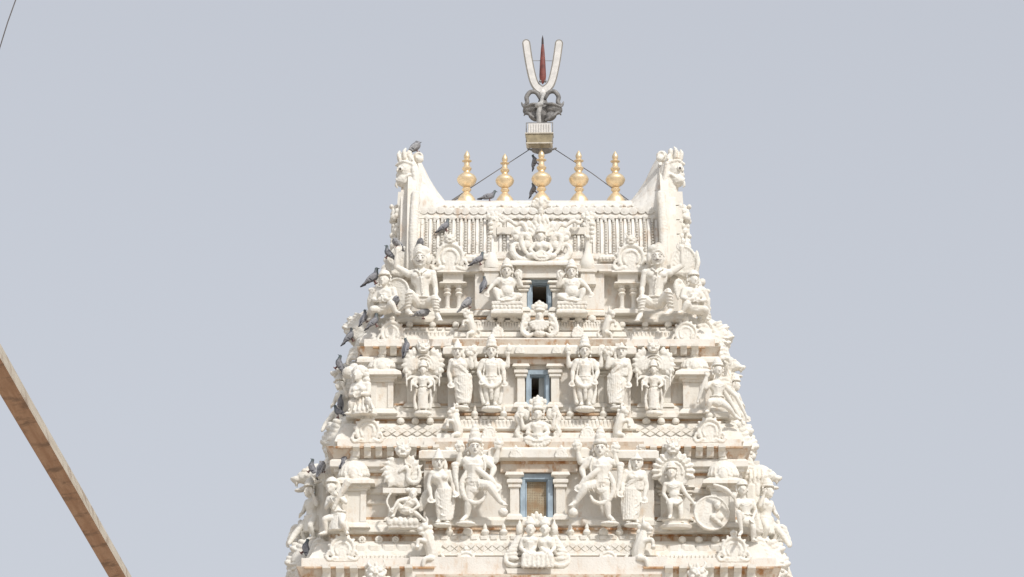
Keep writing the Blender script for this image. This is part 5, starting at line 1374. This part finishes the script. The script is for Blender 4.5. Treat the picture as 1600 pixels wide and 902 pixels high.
# corner figures
s = Sc('corner_statue', 'white crouching woman statue with big curled hair at the left corner of the middle storey', 'statue', 568, 650, Y3 - .08, SG, rz=-25); hh = 20
p = A_(s, 568, 650)
human(s, hh, p(564, 590, 14), p(567, 612, 10), p(572, 632, 8), [(p(556, 606, 11), p(552, 620, 15), p(566, 621, 22)), (p(580, 606, 11), p(583, 621, 14), p(572, 622, 22))],
      [(p(568, 634, 9), p(556, 634, 22), p(556, 648, 18), p(550, 650, 24)), (p(578, 634, 9), p(586, 632, 22), p(588, 646, 16), p(590, 649, 22))], female=True, tx=-.3)
s.bake('body', vox=1.15)
s.ball(p(565, 584, 9), 12, 11, 10)
for i in range(8): t = R(-40 + 260 * i / 7); s.ball(p(565 + 12 * math.cos(t), 590 - 12 * math.sin(t), 9), 4.5)
for i in range(3): s.ball(p(578, 598 + i * 7, 10), 5, 5, 5)
s.bake('hair', vox=1.15)
s.lathe(4, 8, [(22, 0), (20, 8), (14, 18), (10, 26)], 16, .8, -2)
for i in range(6): s.curve([p(560 + i * 5, 626, 18), p(554 + i * 8, 646, 24)], [1.2, 1.8], 3)
s.bake('skirt', vox=1.2)
s.ball(p(541, 580, -4), 12, 10, 8); s.ball(p(548, 575, -6), 9, 10, 6); s.bake('headdress', vox=1.2)

s = Sc('corner_statue', 'white warrior statue flinging long arms outwards at the right corner of the middle storey', 'statue', 1116, 650, Y3 - .08, SG, rz=15); hh = 18
p = A_(s, 1116, 650)
arms = [(p(1106, 604, 10), p(1097, 612, 14), p(1099, 596, 16), (0, 1, .1)), (p(1130, 604, 9), p(1150, 620, 8), p(1166, 648, 6), (.5, -1, 0)), (p(1128, 608, 6), p(1146, 634, 4), p(1160, 656, 4), (.5, -1, 0))]
human(s, hh, p(1119, 582, 13), p(1118, 607, 10), p(1118, 628, 9), arms, [(p(1112, 630, 9), p(1101, 634, 22), p(1100, 648, 16), p(1095, 650, 22)), (p(1124, 630, 9), p(1132, 640, 20), p(1146, 652, 12), p(1154, 656, 14))])
s.bake('body', vox=1.15)
crown(s, p(1119, 582, 13), hh, 13, .48); s.bake('crown', vox=1.15)
jewels(s, p(1118, 607, 10), p(1118, 628, 9), hh, arms[:2]); s.bake('jewellery', vox=1.1); s.ball(p(1118, 632, 12), 12, 8, 8); s.curve([p(1106, 632, 16), p(1098, 645, 14)], [5, 3], 3); s.bake('garment', vox=1.15); s.ball(p(1147, 650, 2), 8, 6, 6); s.bake('drape', vox=1.15)
s.curve([p(1099, 594, 16), p(1093, 610, 14), p(1086, 634, 8)], [2.4, 3.2, 2], 4); s.bake('sword', vox=1.15)

s = Sc('corner_statue', 'white kneeling statue shouldering a club at the left corner of the lower storey', 'statue', 530, 836, Y2 - .08, SG, rz=-25); hh = 19
p = A_(s, 530, 836)
human(s, hh, p(523, 764, 14), p(528, 787, 10), p(533, 808, 8), [(p(518, 781, 12), p(515, 796, 16), p(524, 790, 22)), (p(540, 781, 10), p(548, 790, 12), p(538, 780, 20))],
      [(p(528, 810, 9), p(516, 814, 22), p(516, 834, 16), p(510, 837, 24)), (p(540, 810, 9), p(546, 822, 20), p(548, 836, 8), p(552, 838, 12))], tx=-.5)
s.bake('body', vox=1.15); crown(s, p(523, 764, 14), hh, 10, .5)
for i in range(5): s.ball(p(530 + i * 1.5, 758 + i * 5, 8), 5)
s.bake('crown', vox=1.15)
jewels(s, p(528, 787, 10), p(533, 808, 8), hh); s.lathe(3, 8, [(18, 0), (16, 10), (11, 24)], 14, .8, 4); s.bake('garment', vox=1.15)
s.curve([p(530, 800, 20), p(540, 780, 18), p(553, 758, 14)], [2.6, 4, 6.4], 4)
for i in range(5): s.ball(p(536 + i * 3.6, 786 - i * 5.5, 20 - i), 3)
s.bake('club', vox=1.15)

s = Sc('corner_statue', 'white kneeling statue with flowing cape and sword at the right corner of the lower storey', 'statue', 1158, 836, Y2 - .10, SG, rz=15); hh = 18
p = A_(s, 1158, 836)
human(s, hh, p(1157, 768, 14), p(1161, 792, 10), p(1163, 812, 9), [(p(1149, 786, 12), p(1146, 796, 18), p(1142, 784, 20)), (p(1174, 785, 10), p(1179, 800, 12), p(1172, 812, 18))],
      [(p(1157, 814, 10), p(1146, 806, 24), p(1152, 836, 20), p(1146, 842, 24)), (p(1169, 814, 10), p(1172, 828, 20), p(1172, 846, 14), p(1176, 848, 20))], tx=-.3)
s.bake('body', vox=1.15); crown(s, p(1157, 768, 14), hh, 11, .5); s.bake('crown', vox=1.15)
jewels(s, p(1161, 792, 10), p(1163, 812, 9), hh); s.curve([p(1172, 784, 6), p(1180, 805, 4), p(1186, 828, 2)], [5, 7, 9], 5); s.curve([p(1168, 800, 2), p(1176, 820, 0), p(1180, 836, 0)], [5, 6, 6], 4); s.ball(p(1163, 818, 14), 10, 8, 7); s.bake('cape', vox=1.2)
s.curve([p(1142, 784, 20), p(1128, 770, 18), p(1110, 763, 14)], [2.6, 3.6, 2.2], 5); s.curve([p(1143, 782, 18), p(1130, 774, 16), p(1114, 768, 14)], [2, 3, 1], 4); s.bake('sword', vox=1.15)

# beasts and fans on the side faces, seen in profile against the sky
def side_lion(px, py, Y, k, mir, lab, open_=True):
    s = Sc('side_lion', lab, 'sculpture', px, py, Y, 'lion heads on the side faces', mir=mir, k=k)
    s.curve([(24, -2, 0), (10, 4, 0), (-4, 4, 0)], [12, 13, 11], 5)
    s.ball((-8, 5, 0), 11, 9, 11); s.ball((-18, 2, 0), 8, 5, 8); s.ball((-15, -12, 0), 7, 2.6, 6); s.tube([(-4, -8, 0), (-16, -12, 0)], [4, 2.6])
    for d in (-4, 0, 4): s.tube([(-20 + abs(d) * .4, -2, d), (-20 + abs(d) * .4, -7, d)], [1.6, .6], 6)
    s.ball((-8, 12, 7), 4, 3, 3); s.ball((-24, 3, 0), 3, 3, 4)
    s.curve([(-4, 12, 0), (8, 15, 0), (26, 10, 0)], [7, 8, 8], 4)
    for i in range(4): s.curve([(4 + i * 6, 16, 6), (3 + i * 6, 2, 13), (6 + i * 6, -12, 10)], [1.6, 2.2, 1.4], 4)
    s.curve([(2, -6, 6), (0, -16, 7), (6, -24, 5)], [4, 4, 2], 4); s.curve([(12, -8, 8), (12, -22, 8), (18, -34, 4)], [6, 6, 4], 4)
    s.bake('head', vox=1.3)
    return s
def side_fan(px, py, Y, w, h, mir, lab):
    s = Sc('side_fan_niche', lab, 'ornament', px, py, Y, 'fan niches on the side cornices', mir=mir)
    s.curve([(10, 0, 0), (0, h * .3, 0), (6, h * .65, 0), (14, h, 0)], [w * .5, w * .5, w * .42, w * .2], 6)
    for i in range(8):
        z = h * (.02 + i * .12); s.ball((-w * .42 + abs(i - 3) * 2.6, z, 6 * math.sin(i * 2.3)), w * .2, h * .085, 9, rot=-25)
        s.ball((-w * .15 + abs(i - 3) * 2, z + 2, 12), w * .2, h * .08, 6, rot=-25)
    for i in range(6): s.curve([(10, h * .1 + i * h * .12, 12), (0, h * .16 + i * h * .12, 13), (-w * .34, h * .1 + i * h * .12, 11)], [1.6, 2.2, 1.2], 4)
    scroll(s, (2, h * .05, 13), w * .22, 2.2, 90, 1.1); s.bake('fan', vox=1.35)
def side_figure(px, py, Y, H_, mir, lab, tail=True):
    s = Sc('side_statue', lab, 'statue', px, py, Y, SG, mir=mir, rz=-55 * mir, k=H_ / 90); hh = 18
    s.curve([(8, 0, -8), (6, 40, -8), (10, 84, -8)], [15, 14, 11], 5)
    human(s, hh, (0, 74, 14), (0, 54, 10), (0, 36, 8), [((-12, 60, 10), (-20, 48, 12), (-12, 42, 20)), ((12, 60, 10), (20, 50, 12), (18, 66, 18))],
          [((-6, 34, 9), (-14, 22, 22), (-10, 4, 14), (-12, 1, 22)), ((6, 34, 9), (14, 20, 20), (10, 3, 10), (12, 1, 18))])
    s.bake('body', vox=1.3)
    crown(s, (0, 74, 14), hh, 14, .5); s.bake('crown', vox=1.3)
    skirt(s, (0, 38, 9), 14, 13, 14, 6); s.curve([(-14, 40, 8), (-20, 20, 6), (-24, 2, 4)], [4, 5, 4], 4); s.bake('garment', vox=1.3)
    if tail: s.curve([(-10, 24, 20), (-14, 10, 30), (-12, -4, 40)], [5, 5, 3], 5); s.bake('scarf', vox=1.3)
side_lion(541, 586, 1.7, .95, 1, 'white open-mouthed lion head jutting left from the middle storey, pigeon on top')
side_lion(1140, 577, 1.7, .95, -1, 'white lion head with raised horn jutting right from the middle storey')
side_lion(486, 752, 1.3, 1.2, 1, 'white lion head jutting left from the lower storey, pigeon on top')
side_lion(506, 745, .9, .7, 1, 'smaller white lion head right of the lower left lion head, pigeon on top')
side_lion(1194, 750, 1.2, 1.05, -1, 'white open-mouthed lion head jutting right from the lower storey')
side_figure(541, 672, 1.7, 84, 1, 'white side statue below the middle left lion head, pigeons on it')
side_figure(1140, 672, 1.7, 84, -1, 'white side statue below the middle right lion head', False)
side_figure(495, 848, 1.2, 96, 1, 'white side statue below the lower left lion head, long scarf hanging outwards')
side_figure(1189, 852, 1.2, 98, -1, 'white side statue below the lower right lion head')
side_fan(560, 528, 1.9, 44, 34, 1, 'white feathered fan niche jutting left from the uppermost cornice')
side_fan(1122, 545, 1.9, 44, 40, -1, 'white feathered fan niche jutting right from the uppermost cornice')
side_fan(526, 716, 1.5, 44, 60, 1, 'white feathered fan niche jutting left from the middle cornice')
side_fan(1160, 726, 1.5, 44, 66, -1, 'white feathered fan niche jutting right from the middle cornice')
side_fan(474, 905, 1.1, 50, 60, 1, 'white feathered fan niche jutting left from the lower cornice')
side_fan(1206, 908, 1.1, 50, 64, -1, 'white feathered fan niche jutting right from the lower cornice')
# upper side faces
for px, mir, lab in ((588, 1, 'white leafy side statue at the left edge of the top storey'), (1098, -1, 'white leafy side statue at the right edge of the top storey')):
    s = Sc('side_foliage', lab, 'ornament', px, 520, 1.95, mir=mir)
    for i in range(11): s.ball((6 * math.sin(i * 1.7) - 2 + i * .8, i * 8, 5 * math.cos(i * 2.1)), 9 - i * .3, 7, 9, rot=i * 40)
    for i in range(5): s.curve([(0, 8 + i * 14, 6), (-10, 12 + i * 13, 8), (-14 + i * 1.5, 4 + i * 14, 6)], [3.4, 3, 1.4], 4)
    s.bake('leaves', vox=1.3)

def leafy(px, py, Y, w, h, mir, lab):
    s = Sc('corner_leaves', lab, 'ornament', px, py, Y, 'leaf scrolls at the cornice corners', mir=mir)
    n = max(3, int(h / 7))
    for i in range(n):
        z = i * 7; x = -w * .2 + i * w * .09
        s.curve([(x + w * .5, z, 0), (x, z + 5, 6), (x - w * .42, z + 3, 6), (x - w * .5, z - 4, 5), (x - w * .36, z - 6, 6)], [4.4, 4.2, 3.4, 2.6, 1.4], 4)
        s.ball((x + 2, z + 3, 9), 5, 3.6, 4, rot=-20); s.ball((x - w * .3, z + 7, 0), 4, 3, 5, rot=30)
    s.tube([(w * .3, -6, 0), (w * .4, h, 0)], [w * .36, w * .26], 10)
    scroll(s, (w * .12, 2, 9), w * .26, 2.4, 90, 1.2); s.ball((w * .1, h + 3, 3), w * .16, 5, 4)
    s.bake('leaves', vox=1.2)
for px, py, Y, w, h, where in ((588, 536, 1.25, 26, 34, 'upper'), (560, 566, 1.5, 24, 26, 'upper pavilion'), (545, 692, 1.0, 28, 40, 'middle'), (520, 744, 1.2, 24, 30, 'lower pavilion'), (500, 878, .62, 30, 40, 'lower'), (466, 850, 1.6, 24, 30, 'lowest outer')):
    leafy(px, py, Y, w, h, 1, 'white curled leaf scroll at the left end of the %s cornice' % where)
    leafy(1684 - px, py, Y, w, h, -1, 'white curled leaf scroll at the right end of the %s cornice' % where)
for px, py, Y, w, h, where in ((556, 620, 1.66, 30, 60, 'middle storey, behind the lion head'), (513, 800, 1.5, 30, 66, 'lower storey, behind the lion head'), (466, 905, 1.3, 26, 30, 'bottom cornice'), (600, 470, 1.7, 26, 60, 'top storey'), (572, 552, 1.75, 26, 30, 'upper ledge')):
    leafy(px, py, Y, w, h, 1, 'white leaf scrolls stacked up the left edge of the %s' % where)
    leafy(1684 - px, py, Y, w, h, -1, 'white leaf scrolls stacked up the right edge of the %s' % where)

# lion masks under the lowest cornice and beside the recesses
for i, (px, py, Y, r, lab) in enumerate(((588, 898, WS[1] - .34, 15, 'white lion mask with spread leaves at the bottom left, below the cornice'), (1090, 900, WS[1] - .34, 15, 'white lion mask with spread leaves at the bottom right, below the cornice'),
        (702, 707, Y2 + .1, 9, 'small white lion mask in the stained recess above the left slender woman'), (1000, 704, Y2 + .1, 9, 'small white lion mask in the stained recess above the right draped woman'),
        (702, 548, Y3 + .1, 8, 'small white lion mask in the recess above the left robed statue'), (984, 548, Y3 + .1, 8, 'small white lion mask in the recess above the right robed statue'))):
    s = Sc('lion_mask', lab, 'sculpture', px, py, Y, 'lion masks under the cornices'); lion_face(s, (0, 0, 4), r)
    for sg in (-1, 1):
        for q in range(3): s.ball((sg * r * (1.3 + q * .45), -r * (.5 + q * .3), 3), r * .42, r * .3, r * .25, rot=sg * (-30 - 10 * q))
    s.bake('mask', vox=1.15)

# ------------------------------------------------------------------ pigeons
PG = 'pigeons perched on the tower'
def pigeon(puff=0, head_turn=0):
    """facing +x; origin at the feet"""
    o = Vector(at(700, 500, .8)); s = Sc('pigeon', 'pigeon', 'pigeon', 700, 500, .8, PG); s.kx = s.kz = .01
    up = 2 if puff else 6
    hx, hz = (9.5, 13 + up * .4) if puff else (11, 20)
    s.curve([(-9, 8, 0), (-2, 9.5, 0), (4, 11, 0), (7, 13.5, 0)], [3.6, 5.6 + puff, 6 + puff, 4.8 + puff], 4)
    s.tube([(6, 12, 0), (hx - .5, hz - 1, 0)], [4.4 + puff * .5, 2.7]); s.ball((hx, hz, 0), 2.9, 2.8, 2.6)
    s.tube([(-8, 8, 0), (-19, 4.2, 0)], [3, 1.6]); s.box(-22, -13, 3.0, 5.0, -2.6, 2.6)
    s.bake('body', PIGM, .75, 2)
    for sg in (-1, 1):
        s.ball((-2.5, 9.8, sg * (4.9 + puff)), 10.5, 4.6, 1.6, rot=14); s.tube([(-8, 8, sg * 4.4), (-18, 5.4, sg * 2.2)], [2.4, .9], 8)
        w = s.bake('wing', WINGM, .75)
        for q in range(2): s.ball((-5 - q * 4.5, 8.0 - q * .6, sg * (6.2 + puff - q * .7)), .9, 3.0, .7, rot=30, q=1)
        s.bake('wing_bar', WINGB, raw=True, parent=w)
    s.tube([(hx + 2.2, hz - .2, 0), (hx + 5.2, hz - 1, 0)], [.9, .3], 6); s.bake('beak', BEAKM, raw=True)
    for sg in (-1, 1): s.tube([(1, 6, sg * 2), (1.5, 0, sg * 2)], .8, 6); s.tube([(-.5, .2, sg * 2), (4, .2, sg * 2)], .7, 6)
    s.bake('feet', FOOTM, raw=True)
    return s.root
PA = pigeon(0)
_b, _w = PIGM, WINGM
PIGM = simple('pale_pigeon_feathers', (.30, .30, .315), .7, 0, .45, 26.0); WINGM = simple('pale_pigeon_wing', (.38, .38, .39), .7, 0, .3, 22.0)
PB = pigeon(1)
PIGM, WINGM = _b, _w
used = set()
def place(proto, px, py, Y, yaw, pitch, k, lab):
    if proto.name not in used: r = proto; used.add(proto.name)
    else:
        r = proto.copy(); COL.objects.link(r)
        for ch in list(proto.children):
            c = ch.copy(); COL.objects.link(c); c.parent = r
            for g_ in ch.children: d = g_.copy(); COL.objects.link(d); d.parent = c
    r.location = at(px, py, Y); r.rotation_euler = (0, R(-pitch), R(yaw)); k *= .88; r.scale = (k, k, k); r['label'] = lab
# px, py are the feet
PL = [(PB, 652, 239, 1.62, 12, 28, 1.15, 'plump pigeon on top of the left gable guardian, highest of all the pigeons'),
 (PA, 764, 315, 1.9, 8, 0, 1.0, 'pigeon standing on the roof ridge left of the second gilded finial'),
 (PA, 697, 362, 1.28, 18, 22, 1.0, 'pigeon clinging to the roof ribs left of the medallion'),
 (PB, 657, 387, .92, -75, 20, .9, 'pigeon sitting on the turban of the left turbaned man'),
 (PB, 619, 388, .82, -130, 14, .95, 'pigeon on the raised hand of the left turbaned man'),
 (PA, 604, 404, .95, 168, 30, 1.0, 'pigeon on the left gable scoop edge, facing the sky on the left'),
 (PA, 750, 414, 1.0, 10, 18, 1.0, 'pigeon on the roof eave left of the white cone ornament'),
 (PA, 586, 444, 1.2, 12, 24, 1.25, 'large dark pigeon behind the head of the left winged statue'),
 (PA, 759, 452, .86, 55, 42, .95, 'pigeon at the shoulder of the left plump seated statue'),
 (PB, 617, 480, .78, -60, 6, 1.05, 'grey pigeon facing out in front of the left winged statue'),
 (PB, 733, 482, .78, 8, 30, 1.05, 'dark pigeon on the head of the left small rampant beast'),
 (PA, 573, 504, 1.15, 40, 42, .95, 'pigeon beside the knee of the left winged statue'),
 (PA, 588, 511, .85, 14, 30, 1.05, 'pigeon just below the knee of the left winged statue'),
 (PA, 551, 534, 1.75, 18, 34, 1.1, 'pigeon in profile against the sky on the upper left fan niche'),
 (PB, 660, 498, .86, 6, -2, 1.05, 'pigeon on the ledge at the seat of the left turbaned man'),
 (PA, 524, 577, 1.5, 165, 50, 1.1, 'pigeon on the middle left lion head, outlined on the sky'),
 (PA, 574, 562, 1.0, 30, 20, 1.0, 'pigeon under the uppermost left cornice end, above the corner pavilion'),
 (PA, 640, 549, .62, 40, 55, 1.0, 'pigeon climbing beside the lion mask of the left many-armed statue'),
 (PA, 529, 634, 1.55, 120, 60, .85, 'small dark pigeon pressed to the side statue below the middle left lion head'),
 (PA, 529, 653, 1.5, 172, 12, 1.0, 'pigeon with barred wings on the shoulder of the middle left side statue'),
 (PA, 512, 688, 1.5, 150, 62, 1.0, 'pigeon clinging low on the middle left side statue, against the sky'),
 (PA, 482, 739, 1.0, 160, 48, 1.05, 'pigeon on the lower left lion head, leftmost of the pigeons there'),
 (PB, 505, 739, .72, 60, 40, 1.05, 'pigeon on the smaller lion head at the lower left'),
 (PA, 540, 726, .42, 60, 40, 1.0, 'pigeon in the shadow left of the lower left pavilion dome'),
 (PA, 471, 866, .7, 160, 55, 1.15, 'lowest pigeon, on the bottom left fan niche'),
 (PA, 841, 257, 2.5, 12, 62, .85, 'pigeon clinging to the emblem pole, upper one of the two'),
 (PA, 838, 302, 2.5, 14, 50, .85, 'pigeon at the foot of the emblem pole, lower one of the two')]
for a in PL: place(*a)
finish()
